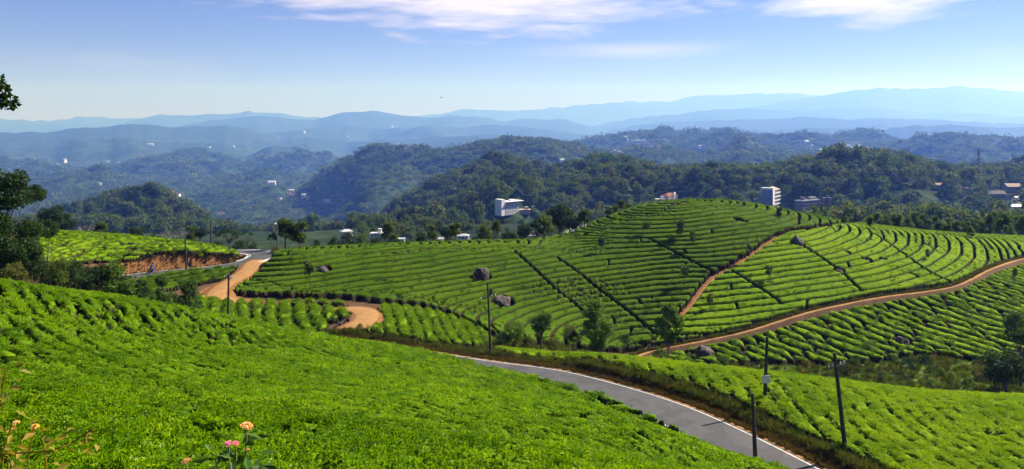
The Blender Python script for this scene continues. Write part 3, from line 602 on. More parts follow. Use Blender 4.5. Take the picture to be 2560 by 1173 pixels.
    for (d0, d1, dens, protos, sc0, sc1) in lod:
        w = ar * vis * (hc > (min(lh, .35) if d1 <= 24 else lh) * H) * (c[:, 1] >= d0) * (c[:, 1] < d1); n = int(w.sum() * dens)
        if n < 5: continue
        r = np.random.default_rng(seed + int(d0)); fi = r.choice(len(w), n, p=w / w.sum()); uv = r.uniform(0, 1, (n, 2, 1)); q = A[fi]
        P = (q[:, 0] * (1 - uv[:, 0]) + q[:, 1] * uv[:, 0]) * (1 - uv[:, 1]) + (q[:, 3] * (1 - uv[:, 0]) + q[:, 2] * uv[:, 0]) * uv[:, 1]
        N = unit(nr[fi] * .8 + [0, 0, .45] + r.normal(0, .12, (n, 3))); sc = r.uniform(sc0, sc1, n)
        scatter('tea_leaves', P - off, normal_euler(N, r.uniform(0, 6.28, n)), np.stack([sc, sc, sc * r.uniform(.75, 1.35, n)], -1), r.integers(0, len(protos), n), protos, parent=root)
    print('FIELD', label[:40], 'rows', min(280, len(uk)), 'faces', len(F))
    return root
PN = [tea_patch(s, .30, 34, .062, 5, M['tea_leaf'], .06) for s in (1, 2, 3, 4)]
PM = [tea_patch(s, .42, 34, .10, 4, M['tea_leaf'], .06, .05, .95) for s in (5, 6, 7)]
PMb = [tea_patch(s, .42, 34, .10, 4, M['tea_leaf_bright'], .05, .05, .9) for s in (8, 9, 10)]
PL = [tea_patch(s, .42, 34, .10, 4, M['tea_leaf_lime'], .05, .05, .9) for s in (18, 19, 20)]
PF = [tea_patch(s, .36, 16, .14, 4, M['tea_leaf_dark'], .04, 0.0, .6, (.5, .75)) for s in (11, 12, 13)]
PFb = [tea_patch(s, .36, 16, .14, 4, M['tea_leaf_bright'], .04, 0.0, .6, (.5, .75)) for s in (14, 15, 16)]

def contour(dz, amp=.5, seed=0, tilt=(0, 0), wl=14.0):
    def f(X, Y, Z, px, py):
        zb = z_base(X, Y); return (zb + tilt[0] * X + tilt[1] * Y) / dz + amp * fbm(X / wl, Y / wl, seed, 3), None
    return f
def straight(a, b, spacing, amp=.4, seed=0, wl=9.0, fan=None):
    """rows that run as the line from pixel a to pixel b does on the ground"""
    A = hit(*a); B = hit(*b); t = (B - A)[:2]; t = t / np.linalg.norm(t); n = np.array([-t[1], t[0]])
    def f(X, Y, Z, px, py):
        q = ((X - A[0]) * n[0] + (Y - A[1]) * n[1]) / spacing; al = ((X - A[0]) * t[0] + (Y - A[1]) * t[1])
        if fan: q = q + fan * (al / 10.0) ** 2
        return q + amp * fbm(X / wl, Y / wl, seed, 3), None
    return f
crest = lambda px, pts: np.interp(px, [p[0] for p in pts], [p[1] for p in pts])
HILL_CREST = [(690,138),(900,142),(1100,145),(1300,150),(1430,155),(1490,164),(1600,172),(1750,177),(1900,179),(2050,176),(2150,175),(2300,173),(2430,180),(2560,188),(2800,200)]

# boulders: base pixel, width and height in pixels, label
BOULDERS = [
 (1204,708,46,38,'big upright grey boulder among the tea rows at the hill\'s left shoulder',.55), (1257,772,62,28,'long low dark boulder lying in the tea above the pole',.5),
 (808,690,38,20,'flat grey boulder beside the lone dark tree on the left shoulder',.5), (793,682,9,9,'small pale stone touching the flat boulder beside the lone tree',.5),
 (1996,622,38,30,'tilted grey boulder just below the footpath near the hill top',.5), (1762,898,66,34,'large rounded grey boulder in the dip beside the slim tree',.55),
 (2258,866,46,20,'flat pale slab of rock in the dense bushy tea slope',.5), (1688,522,22,12,'dark rock outcrop just below the hill summit, left piece',.5),
 (1712,518,24,10,'dark rock outcrop just below the hill summit, right piece',.5), (1846,562,22,9,'pale grey rock above the footpath, right of the summit',.5), (1862,566,14,8,'small rock next to the pale rock above the footpath',.5),
 (2099,690,28,14,'brown broken rock in the middle of the right flank rows',.5), (2120,644,12,9,'small white rock high on the right flank',.5), (2168,662,24,12,'dark rock on the right flank under the small white rock',.5),
 (2208,660,18,9,'slim dark rock right of the dark one on the right flank',.5), (2172,610,12,7,'small pale rock near the end of the footpath',.5), (2046,574,18,9,'dark rock at the upper edge of the footpath',.5),
 (1464,598,11,6,'small white stone lying on the saddle of the hill',.5), (1838,557,8,7,'tiny white stone left of the pale rock above the footpath',.5), (2160,657,8,6,'tiny pale stone touching the dark rock on the right flank',.5)]
BPOS = []
for (px, py, w_, h_, lab, sk) in BOULDERS:
    p = hit(px, py); BPOS.append(p); rr = w_ / FP * p[1] * .45; ROCKS.append((p[0], p[1] + rr * .3, rr * .95))

def mk_fields():
    ROADD = lambda X, Y: line_dist(X, Y, ROAD)
    def m1(X, Y, Z, px, py):
        s, sd, _, _ = ROADD(X, Y); lim = crest(px, [(-400,58),(0,58),(320,70),(640,82),(960,92),(1130,98),(3000,99)])
        q = ROAD[0]; right = (X > 24.5) & (Y < 52)
        return (Y > 6.6 + .8 * vn(X / 2, Y / 2, 77)) & (Y < lim) & (s > ROAD_HW + .25 + .9 * vn(X / 1.7, Y / 1.7, 12)) & ((sd > 0) | (s > 1e3)) & ~right
    field('bright green tea field covering the near slope down to the road', (-42, 27, 4, 97), m1, .21, .82, contour(.36, .55, 5, wl=9), 1.35, M['tea_bush'], 21,
          [(0, 24, 10, PN, .85, 1.15), (24, 40, 8.0, PM, .55, .75), (40, 62, 5.5, PM, .75, 1.0), (62, 99, 4.0, PM, .95, 1.25)], gap=.165, rise=.18, breaks=11, lump=.05, lh=.74, hv=.06, pk=.6, rough=.6)
    def m2(X, Y, Z, px, py):
        s, sd, _, _ = ROADD(X, Y); lim = crest(px, [(1240,102),(1480,99),(1600,97),(1800,93),(2100,89),(2560,86),(3000,86)])
        return (Y > 40) & (Y < lim) & (((s > ROAD_HW + 2.5) & (sd < 0) & (s < 900)) | (s > 900)) & (px > 1236) & (X > -2)
    field('yellow-green tea field on the right between the road bank and the scrubby dip', (-4, 66, 46, 104), m2, .27, .75, straight((1990, 960), (2170, 1110), 1.55, .7, 31, 11), 1.5, M['tea_bush_bright'], 22,
          [(0, 66, 5.0, PL, .8, 1.1), (66, 110, 3.6, PL, 1.05, 1.35)], gap=.11, rise=.18, breaks=14, lump=.03, lh=.78, rough=.45, pk=.5, hv=.05)
    PA = [(560,738),(600,716),(640,694),(672,660),(700,600),(1480,440),(1750,400),(2300,480),(2140,570),(2060,577),(1960,594),(1880,644),(1790,698),(1768,716),(1712,800),(1660,845),(1600,878),(1560,884),(1450,876),(1330,864),(1240,846),(1200,826),(1110,784),(1050,770),(950,760),(860,750),(760,747),(640,744)]
    PB = [(1690,818),(1768,712),(1790,694),(1880,640),(1960,590),(2060,573),(2140,566),(2300,480),(2950,520),(2950,604),(2700,620),(2560,645),(2480,670),(2380,717),(2200,743),(2050,773),(1850,831),(1720,858),(1650,871),(1610,880),(1650,850)]
    def hill(P, extra):
        def m(X, Y, Z, px, py):
            s3 = line_dist(X, Y, TRACK); s4 = line_dist(X, Y, FOOT)[0]; sd2 = line_dist(X, Y, DIRT)[0]; sr = line_dist(X, Y, ROAD2)[0]
            zb = z_base(X, Y); pyb = HY - FP * zb / Y
            return inpoly(px, pyb, P) & (Y > 112) & (Y < crest(px, HILL_CREST) + 7) & (s3[0] > extra + .6 * vn(X / 2.1, Y / 2.1, 5)) & (s4 > .5 + .3 * vn(X / 1.5, Y / 1.5, 4)) & (sd2 > 2.0) & (sr > 3.0)
        return m
    field('dark green tea rows curving over the left shoulder and summit of the hill', (-62, 72, 112, 188), hill(PA, .9), .19, .95, contour(.55, .45, 7, (-.065, 0)), 1.75, M['tea_bush_hill'], 23,
          [(0, 300, .8, PF, .6, .9)], gap=.19, rise=.13, breaks=26, lump=.04, lh=.95, rough=.22, pk=.4, hv=.07)
    field('tea rows on the right flank of the hill between footpath and dirt track', (16, 152, 112, 210), hill(PB, .9), .19, .95, contour(.55, .45, 8, (-.085, 0)), 1.65, M['tea_bush_bright'], 24,
          [(0, 300, .8, PFb, .6, .9)], gap=.19, rise=.13, breaks=26, lump=.04, lh=.95, rough=.22, pk=.4, hv=.07)
    PC = [(1640,906),(1720,872),(1850,846),(2050,788),(2200,757),(2380,731),(2490,686),(2560,660),(2950,624),(2950,950),(2560,918),(2300,892),(2200,908),(2080,916),(1900,912),(1800,918),(1700,918)]
    field('dense bushy tea slope below the long dirt track at the right', (18, 140, 102, 176), lambda X, Y, Z, px, py: inpoly(px, py, PC) & (Y > 104) & (line_dist(X, Y, TRACK)[0] > .32 + .3 * vn(X / 1.6, Y / 1.6, 19)), .28, .85,
          straight((1900, 860), (2000, 900), 1.9, .5, 41, 7), 1.9, M['tea_bush_bright'], 25, [(0, 300, 1.3, PFb, .85, 1.2)], gap=.14, rise=.45, breaks=3.4, lump=.16, lh=.75)
    PD = [(-400,672),(-400,480),(300,500),(640,560),(612,640),(585,646),(500,650),(400,654),(300,660),(200,662),(100,668)]
    field('patchy tea field behind the dark trees at left, above the orange bank', (-112, -40, 112, 172), lambda X, Y, Z, px, py: inpoly(px, HY - FP * z_base(X, Y) / Y, PD) & (Y > 114) & (Y < crest(px, [(-300,156),(0,156),(260,164),(450,156),(585,149)])) & (line_dist(X, Y, ROAD2)[0] > 3.4), .30, .75,
          contour(.34, .9, 51, (.03, .02), 10), 2.2, M['tea_bush_bright'], 26, [(0, 300, 1.5, PFb, .9, 1.2)], gap=.12, rise=.4, breaks=7, lump=.14)
    PE = [(300,700),(420,688),(520,676),(600,655),(612,664),(600,690),(540,708),(440,728),(320,745)]
    field('small strip of dark tea rows between the bank road and the sandy clearing', (-66, -38, 116, 142), lambda X, Y, Z, px, py: inpoly(px, py, PE) & (Y > 117) & (line_dist(X, Y, ROAD2)[0] > 2.9) & (line_dist(X, Y, DIRT)[0] > 2.1), .27, .8,
          straight((400, 705), (590, 672), 1.8, .25, 61), 1.8, M['tea_bush_hill'], 27, [(0, 300, 1.7, PF, .9, 1.2)], gap=.14, rise=.4, breaks=30)
    PG = [(440,752),(600,753),(700,756),(800,760),(860,766),(890,780),(880,800),(830,812),(800,870),(440,870)]
    field('rounded tea plot with upright rows left of the curving dirt road', (-46, -18, 95, 119), lambda X, Y, Z, px, py: inpoly(px, py, PG) & (Y > 96.5) & (line_dist(X, Y, DIRT)[0] > 2.2), .24, .95,
          straight((690, 762), (705, 815), 1.75, .5, 71, 6), 1.7, M['tea_bush_bright'], 28, [(0, 300, 2.6, PMb, 1.0, 1.35)], gap=.12, rise=.5, breaks=9, lump=.16)
    PH = [(926,772),(960,764),(1040,773),(1100,790),(1150,806),(1200,830),(1236,856),(1225,872),(1180,872),(1050,866),(930,850),(905,832),(930,805)]
    field('tea plot with upright rows right of the dirt road, above the dark hedge bank', (-18, 0, 93, 122), lambda X, Y, Z, px, py: inpoly(px, HY - FP * z_base(X, Y) / Y, PH) & (Y > 94) & (line_dist(X, Y, DIRT)[0] > 2.1) & (line_dist(X, Y, ROAD)[0] > ROAD_HW + 2.0), .24, .85,
          straight((1030, 785), (1050, 845), 1.55, .6, 81, 7), 1.5, M['tea_bush_bright'], 29, [(0, 300, 2.6, PMb, 1.0, 1.3)], gap=.12, rise=.4, breaks=9, lump=.14)
mk_fields()

# ------------------------------------------------------------------ trees
def crown_mesh(name, clumps, nleaf, leaf, seed, mat, up=.25):
    """leaf blades spread through clumps (centre, radius); uneven outline, gaps between clumps"""
    r = np.random.default_rng(seed); C = np.array([c for c, _ in clumps], float); Rr = np.array([q for _, q in clumps], float)
    i = r.choice(len(C), nleaf, p=Rr ** 2 / (Rr ** 2).sum()); dv = unit(r.normal(0, 1, (nleaf, 3))); rad = Rr[i] * r.uniform(.35, 1.08, nleaf) ** .6
    P = C[i] + dv * rad[:, None] * [1, 1, .8]; D = unit(dv * .6 + r.normal(0, .6, (nleaf, 3)) + [0, 0, -.15]); U = unit(dv + [0, 0, up] + r.normal(0, .35, (nleaf, 3)))
    V, F = blades(P, D, U, leaf * r.uniform(.6, 1.4, nleaf), leaf * r.uniform(.5, .9, nleaf), .12)
    me = mesh_np(name, V, F, False); me.materials.append(mat); return me
def limbs(mb, clumps, base_z, top, r0, rnd, share=1.0):
    for (c, q) in clumps:
        if rnd.random() > share: continue
        a = Vector((0, 0, base_z + (min(c[2], top) - base_z) * rnd.uniform(.1, .55))); b = Vector(c); m_ = (a + b) / 2 + Vector((0, 0, q * .3)); mb.tube([a, m_, b], [r0, r0 * .65, r0 * .25], 5, False)
def proto(kind, seed):
    """unit-height tree: (trunk mesh, crown mesh)"""
    rnd = random.Random(seed * 7 + 1); mb = MB(); cl = []
    bark = M['bark']; leafm = M['tree_dark']; n, lf = 1500, .055
    lean = [Vector((0, 0, -.03)), Vector((rnd.uniform(-.02, .02), rnd.uniform(-.02, .02), .3)), Vector((rnd.uniform(-.03, .03), rnd.uniform(-.03, .03), .62)), Vector((rnd.uniform(-.03, .03), rnd.uniform(-.03, .03), .93))]
    if kind == 'silver_oak':
        leafm = M['shade_tree']; n, lf = 1000, .07; mb.tube(lean, [.022, .018, .012, .004], 6)
        for k in range(15):
            h = rnd.uniform(.42, .97); w = .15 * (1.15 - h) + .05; a = rnd.uniform(0, 6.28); cl.append(((w * math.cos(a), w * math.sin(a), h), rnd.uniform(.06, .11)))
        limbs(mb, cl, .38, .9, .006, rnd)
    elif kind == 'tuft':       # thin stem, feathery head
        leafm = M['shade_tree']; n, lf = 480, .075; mb.tube(lean, [.018, .014, .011, .004], 6)
        for k in range(11):
            h = rnd.uniform(.60, .97); w = rnd.uniform(.02, .16); a = rnd.uniform(0, 6.28); cl.append(((w * math.cos(a), w * math.sin(a), h), rnd.uniform(.06, .10)))
        limbs(mb, cl, .55, .9, .006, rnd)
    elif kind in ('broad', 'broad_mid', 'broad_light'):
        leafm = M[{'broad': 'tree_dark', 'broad_mid': 'tree_mid', 'broad_light': 'tree_light'}[kind]]; n, lf = 4200, .045
        mb.tube([lean[0], lean[1], Vector((.02, 0, .55))], [.035, .026, .015], 7)
        for k in range(34):
            a = rnd.uniform(0, 6.28); u = rnd.uniform(-.75, 1); q = math.sqrt(max(0, 1 - u * u)) * rnd.uniform(.55, 1.08); cl.append(((.36 * q * math.cos(a), .36 * q * math.sin(a), .62 + .30 * u), rnd.uniform(.08, .15)))
        limbs(mb, cl, .25, .7, .012, rnd, .6)
    elif kind in ('tall', 'tall_light'):
        leafm = M['tree_mid'] if kind == 'tall' else M['tree_light']; n, lf = 4600, .036; mb.tube(lean, [.022, .018, .012, .004], 7)
        for k in range(38):
            h = rnd.uniform(.16, .98); w = (.20 * math.sin(min(1, (h - .05) * 1.25) * 3.0) ** .6 + .02) * rnd.uniform(.3, 1.1); a = rnd.uniform(0, 6.28); cl.append(((w * math.cos(a), w * math.sin(a), h), rnd.uniform(.05, .10)))
        limbs(mb, cl, .12, .85, .006, rnd, .7)
    elif kind == 'slim':       # clear stem below an oval crown
        leafm = M['tree_mid']; n, lf = 3200, .044; mb.tube(lean, [.016, .013, .010, .004], 7)
        for k in range(26):
            u = rnd.uniform(-1, 1); q = math.sqrt(1 - u * u) * rnd.uniform(.4, 1.05); a = rnd.uniform(0, 6.28); cl.append(((.24 * q * math.cos(a), .24 * q * math.sin(a), .66 + .30 * u), rnd.uniform(.06, .11)))
        limbs(mb, cl, .36, .85, .006, rnd, .8)
    elif kind == 'umbrella':
        leafm = M['tree_dark']; n, lf = 1500, .05; mb.tube([lean[0], lean[1], Vector((.03, 0, .6))], [.035, .026, .018], 7)
        for k in range(26):
            a = rnd.uniform(0, 6.28); q = math.sqrt(rnd.random()); cl.append(((.62 * q * math.cos(a), .62 * q * math.sin(a), .93 - .28 * q * q + rnd.uniform(-.04, .04)), rnd.uniform(.07, .12)))
        limbs(mb, cl, .35, .62, .012, rnd, .9)
    elif kind == 'bare':
        bark = M['pale_bark']; n = 0; mb.tube([lean[0], Vector((.01, 0, .3))], [.03, .02], 6)
        def br(p, d, l, r, k):
            q = p + d * l; mb.tube([p, (p + q) / 2 + Vector((rnd.uniform(-.01, .01), rnd.uniform(-.01, .01), .008)), q], [r, r * .8, r * .5], 4, False)
            if k:
                for _ in range(3 if k > 1 else 4):
                    e = (d + Vector((rnd.uniform(-.8, .8), rnd.uniform(-.8, .8), rnd.uniform(-.2, .5)))).normalized(); br(q, e, l * rnd.uniform(.6, .85), r * .55, k - 1)
        for k in range(6):
            a = k * 1.05; br(Vector((0, 0, .2)), Vector((math.cos(a) * .9, math.sin(a) * .9, .75)).normalized(), .26, .012, 3)
    elif kind in ('bush', 'bush_dark', 'bush_brush', 'bush_light'):
        leafm = M[{'bush': 'tree_mid', 'bush_dark': 'tree_dark', 'bush_brush': 'brush', 'bush_light': 'tree_light'}[kind]]; n, lf = 2300, .062
        for k in range(5): a = k * 1.26; mb.tube([(0, 0, -.05), (.12 * math.cos(a), .12 * math.sin(a), .3), (.25 * math.cos(a), .25 * math.sin(a), .6)], [.02, .014, .006], 5, False)
        for k in range(26):
            a = rnd.uniform(0, 6.28); u = rnd.random(); q = math.sqrt(1 - u * u) * rnd.uniform(.5, 1.1); cl.append(((.5 * q * math.cos(a), .5 * q * math.sin(a), .12 + .74 * u), rnd.uniform(.10, .2)))
    elif kind == 'forest':
        leafm = M['forest']; n, lf = 420, .10; mb.tube([lean[0], lean[1], Vector((.02, 0, .6))], [.03, .024, .014], 5)
        wd = rnd.choice([.24, .30, .36]); ch = rnd.choice([.30, .36])
        for k in range(16):
            a = rnd.uniform(0, 6.28); u = rnd.uniform(-.9, 1); q = math.sqrt(max(0, 1 - u * u)) * rnd.uniform(.5, 1.05); cl.append(((wd * q * math.cos(a), wd * q * math.sin(a), .98 - ch + ch * u), rnd.uniform(.10, .16)))
    tm = mb.mesh('trunk', True); tm.materials.append(bark)
    cm = crown_mesh('crown', cl, n, lf, seed, leafm) if n else None
    return tm, cm
_pc = {}
def get_proto(kind, v):
    if (kind, v) not in _pc: _pc[(kind, v)] = proto(kind, v * 13 + len(kind))
    return _pc[(kind, v)]
_ti = [0]
def tree(kind, x, y, h, label, group=None, width=1.0, name='tree', cat='tree', z=None):
    """root at the foot; where the crown is narrower than the tree is tall, the stem is drawn longer below it"""
    _ti[0] += 1; v = _ti[0] % 4; tm, cm = get_proto(kind, v); k = h * min(width, 1.0) if width < .92 else h; gap = (h - k) / k
    o = link(name, None, label=label, cat=cat, group=group, loc=(x, y, (gz(x, y) if z is None else z) - .03))
    wx = 1.0 if width < .92 else min(width, 1.5)
    o.rotation_euler = (0, 0, (_ti[0] * 2.399) % 6.283); o.scale = (k * wx, k * wx, k); o.empty_display_size = .2; low = name in ('bush', 'shrub')
    t = link('stems' if low else 'trunk', tm, None, o); t.scale = (1, 1, 1 + gap)
    if cm: link('foliage' if low else 'crown', cm, None, o, loc=(0, 0, gap))
    return o
ORD = ['leftmost', 'second', 'third', 'fourth', 'fifth', 'sixth', 'seventh', 'eighth', 'ninth', 'tenth', 'eleventh', 'twelfth', 'thirteenth', 'fourteenth', 'fifteenth', 'sixteenth', 'seventeenth', 'eighteenth', 'nineteenth', 'twentieth',
       'twenty-first', 'twenty-second', 'twenty-third', 'twenty-fourth', 'twenty-fifth', 'twenty-sixth', 'twenty-seventh', 'twenty-eighth', 'twenty-ninth', 'thirtieth']
def ordl(i, what, where): return f'{ORD[i]} {what} {where}' if i == 0 else f'{ORD[i]} {what} from the left {where}'
def tree_at(kind, px, top, d, label, wpx=None, **kw):
    """a tree standing at distance d in column px whose tip shows at row top"""
    x = (px - CX) / FP * d; z = gz(x, d); h = -(top - HY) / FP * d - z
    nat = {'silver_oak': .42, 'tuft': .40, 'broad': .95, 'broad_mid': .95, 'broad_light': .95, 'tall': .50, 'tall_light': .50, 'slim': .62, 'umbrella': 1.4, 'bare': 1.3, 'bush': 1.35, 'bush_dark': 1.35, 'bush_brush': 1.35, 'bush_light': 1.35, 'forest': .8}[kind]
    w_ = 1.0 if wpx is None else (wpx / FP * d) / (h * nat)
    return tree(kind, x, d, h, label, width=w_, z=z, **kw)
def tree_on(kind, px, base, top, label, wpx=None, **kw):
    p = hit(px, base); return tree_at(kind, px, top, float(p[1]), label, wpx, **kw)

# shade trees standing in the tea rows of the hill (column, foot row, tip row, width)
tree_on('tuft', 775, 742, 652, 'lone dark tree with a tall bare stem at the foot of the left shoulder', 30)
for i, a in enumerate([(1503,645,594,16),(1573,604,588,10),(1613,598,552,20),(1702,608,549,24),(1712,726,666,20),(1733,638,579,20),(1775,787,734,15),(1874,653,609,14),(1923,717,666,18),(1949,552,517,14),
                       (2036,540,512,16),(2111,580,541,18),(2176,585,543,16),(2320,662,624,14),(2373,598,558,12),(2426,604,567,15),(2516,600,564,12),(2537,724,672,16)]):
    tree_on('tuft' if i % 3 else 'silver_oak', a[0], a[1], a[2], ordl(i, 'young shade tree', 'among the tea rows of the hill'), a[3] * 1.0, group='shade trees in the tea of the hill')
for i, a in enumerate([(1523,515,17),(1537,513,15),(1554,501,16),(1570,508,18),(1632,505,17)]):
    tree_at('silver_oak', a[0], a[1], float(np.interp(a[0], [p[0] for p in HILL_CREST], [p[1] for p in HILL_CREST])) + 4, ordl(i, 'small tree', 'on the skyline left of the summit'), a[2] * 1.2, group='skyline trees left of the summit')
# trees on the far side of the left shoulder
line = [(681,586,152,26,'bush_dark'),(713,556,153,32,'silver_oak'),(749,558,154,30,'silver_oak'),(792,604,156,20,'bush_dark'),(840,596,176,40,'bush_dark'),(868,585,178,46,'bush_dark'),(905,592,180,40,'bush'),(940,596,180,34,'bush_dark'),(972,564,158,26,'silver_oak'),(991,600,162,26,'bush_dark'),
        (1054,587,166,26,'broad'),(1081,570,170,18,'silver_oak'),(1117,575,164,26,'broad'),(1138,565,160,24,'silver_oak'),(1213,568,164,24,'silver_oak'),(1231,594,172,20,'bush_dark'),(1242,558,168,20,'tuft'),(1271,584,176,34,'broad'),(1313,565,176,34,'broad'),(1339,557,178,26,'broad'),(1362,546,180,28,'silver_oak'),(1400,512,196,62,'broad'),(1424,545,190,36,'broad'),(1441,546,178,22,'silver_oak'),(1461,532,176,26,'silver_oak')]
for i, (px, tp, d, w_, k) in enumerate(line):
    nm = 'bush' if k.startswith('bush') else 'tree'; tp -= 7
    tree_at(k, px, tp, d, ordl(i, 'dark tree or bush', 'along the crest of the left shoulder'), w_ * (1.3 if nm == 'tree' else 1.2), name=nm, cat=nm, group='trees along the crest of the left shoulder')
# trees beyond the right end of the hill
rr = random.Random(5); xs = []; x = 2096
while x < 2600: xs.append(x); x += rr.uniform(13, 22)
for i, px in enumerate(xs[:30]):
    tp = np.interp(px, [2096, 2150, 2240, 2330, 2420, 2500, 2600], [560, 545, 532, 545, 540, 535, 538]) + rr.uniform(-10, 16)
    tree_at('slim' if i % 3 else 'tall', px, tp, rr.uniform(196, 232), ordl(i, 'leafy tree', 'in the row behind the hill\'s right end'), rr.uniform(24, 40), group='trees behind the right end of the hill')
# trees behind the left tea field
for i, (k, px, tp, d, w_, lab) in enumerate([('broad', 128, 512, 150, 60, 'dark leaning tree at the left end of the far field\'s skyline'), ('broad', 165, 535, 168, 46, 'dark tree left of the small white house'), ('bare', 215, 548, 172, 44, 'leafless grey tree right of the small white house'),
        ('silver_oak', 252, 556, 176, 26, 'wispy tree on the far field\'s skyline right of the leafless grey tree'), ('broad', 342, 564, 176, 36, 'round dark tree alone on the far field\'s skyline'), ('bush_dark', 383, 582, 176, 24, 'low dark bush beside the wide leafless tree'), ('bush_dark', 285, 572, 178, 30, 'low dark bush left of the round dark tree'),
        ('bare', 440, 560, 170, 74, 'wide leafless grey tree on the far field\'s skyline'), ('broad', 500, 567, 168, 30, 'dark tree right of the wide leafless tree'), ('silver_oak', 478, 565, 172, 20, 'slender tree between the leafless tree and the dark one'),
        ('umbrella', 572, 571, 176, 62, 'flat-topped umbrella tree beside the hairpin bend'), ('umbrella', 617, 578, 182, 28, 'small flat-topped tree right of the umbrella tree'), ('bush_dark', 600, 598, 168, 40, 'dark bushes under the flat-topped trees'), ('bush_dark', 632, 603, 166, 34, 'dark low bush just above the hairpin bend'), ('bush_brush', 690, 616, 147, 34, 'dry brown shrub on the mound beside the hairpin pole'), ('bush_dark', 548, 598, 170, 34, 'dark low bush left of the umbrella tree')]):
    nm = 'bush' if k.startswith('bush') else 'tree'; tree_at(k, px, tp, d, lab, w_ * 1.2, name=nm, cat=nm)
# dark thicket along the far edge of the near field, at left
for (k, px, tp, d, w_, lab) in [('broad', 38, 452, 64, 90, 'dark leafy tree between the tall tree and the pale-stemmed one'), ('broad', -10, 540, 63, 110, 'dark leafy tree low at the very left edge'), ('broad', 72, 548, 64, 80, 'dark leafy tree just under the pale-stemmed one'), ('broad', 20, 610, 62, 100, 'dark round shrubby tree at the foot of the tall tree'),
        ('broad', 4, 412, 62, 150, 'tall dark tree at the left edge of the picture'), ('broad', 88, 462, 66, 62, 'smaller dark tree with a thin pale stem beside the tall one'), ('broad', 118, 548, 70, 64, 'dark rounded crown below the smaller dark tree'),
        ('broad', -40, 520, 60, 150, 'dark spreading tree low at the left edge'), ('broad', 55, 590, 61, 110, 'dark tree in front of the tall one, over the near field'), ('bush_brush', 30, 650, 58, 90, 'dry leafy shrub under the tall dark tree'), ('bush_dark', 92, 640, 63, 80, 'dark shrub left of the dry twiggy shrub'),
        ('bush_brush', 140, 640, 66, 90, 'dry twiggy shrub in the dark thicket'), ('bush_dark', 186, 650, 68, 80, 'dark shrub right of the dry twiggy shrub'), ('bush_dark', 232, 668, 70, 80, 'dark low shrub left of the tallest bushy shrub'), ('tall', 286, 646, 71, 90, 'tallest bushy shrub in the thicket, pointed top'),
        ('bush_dark', 345, 690, 73, 70, 'dark shrub right of the tallest bushy shrub'), ('bush', 372, 715, 74, 50, 'green shrub between two dark shrubs of the thicket'), ('tall', 408, 692, 76, 60, 'pointed bushy shrub in the right half of the thicket'), ('bush_dark', 440, 730, 78, 56, 'low dark shrub next to the last pointed shrub'), ('tall', 470, 702, 79, 66, 'last pointed shrub at the right end of the thicket'), ('bush_dark', 496, 750, 81, 36, 'lowest dark shrub ending the thicket at right')]:
    nm = 'bush' if k.startswith('bush') or 'shrub' in lab else 'tree'; tree_at(k, px, tp, d, lab, w_, name='shrub' if nm == 'bush' else nm, cat='shrub' if nm == 'bush' else nm)
rt = random.Random(3)
for i in range(18):
    px = -20 + i * 29 + rt.uniform(-8, 8); d = np.interp(px, [0, 500], [62, 84]) + rt.uniform(0, 7); tp = np.interp(px, [0, 120, 250, 400, 510], [600, 640, 672, 718, 762]) + rt.uniform(-16, 22)
    tree_at('bush_dark' if i % 3 else 'broad', px, tp, d, ordl(i, 'dark shrub', 'in the back row of the thicket'), rt.uniform(60, 95), name='shrub', cat='shrub', group='back row of the dark thicket')
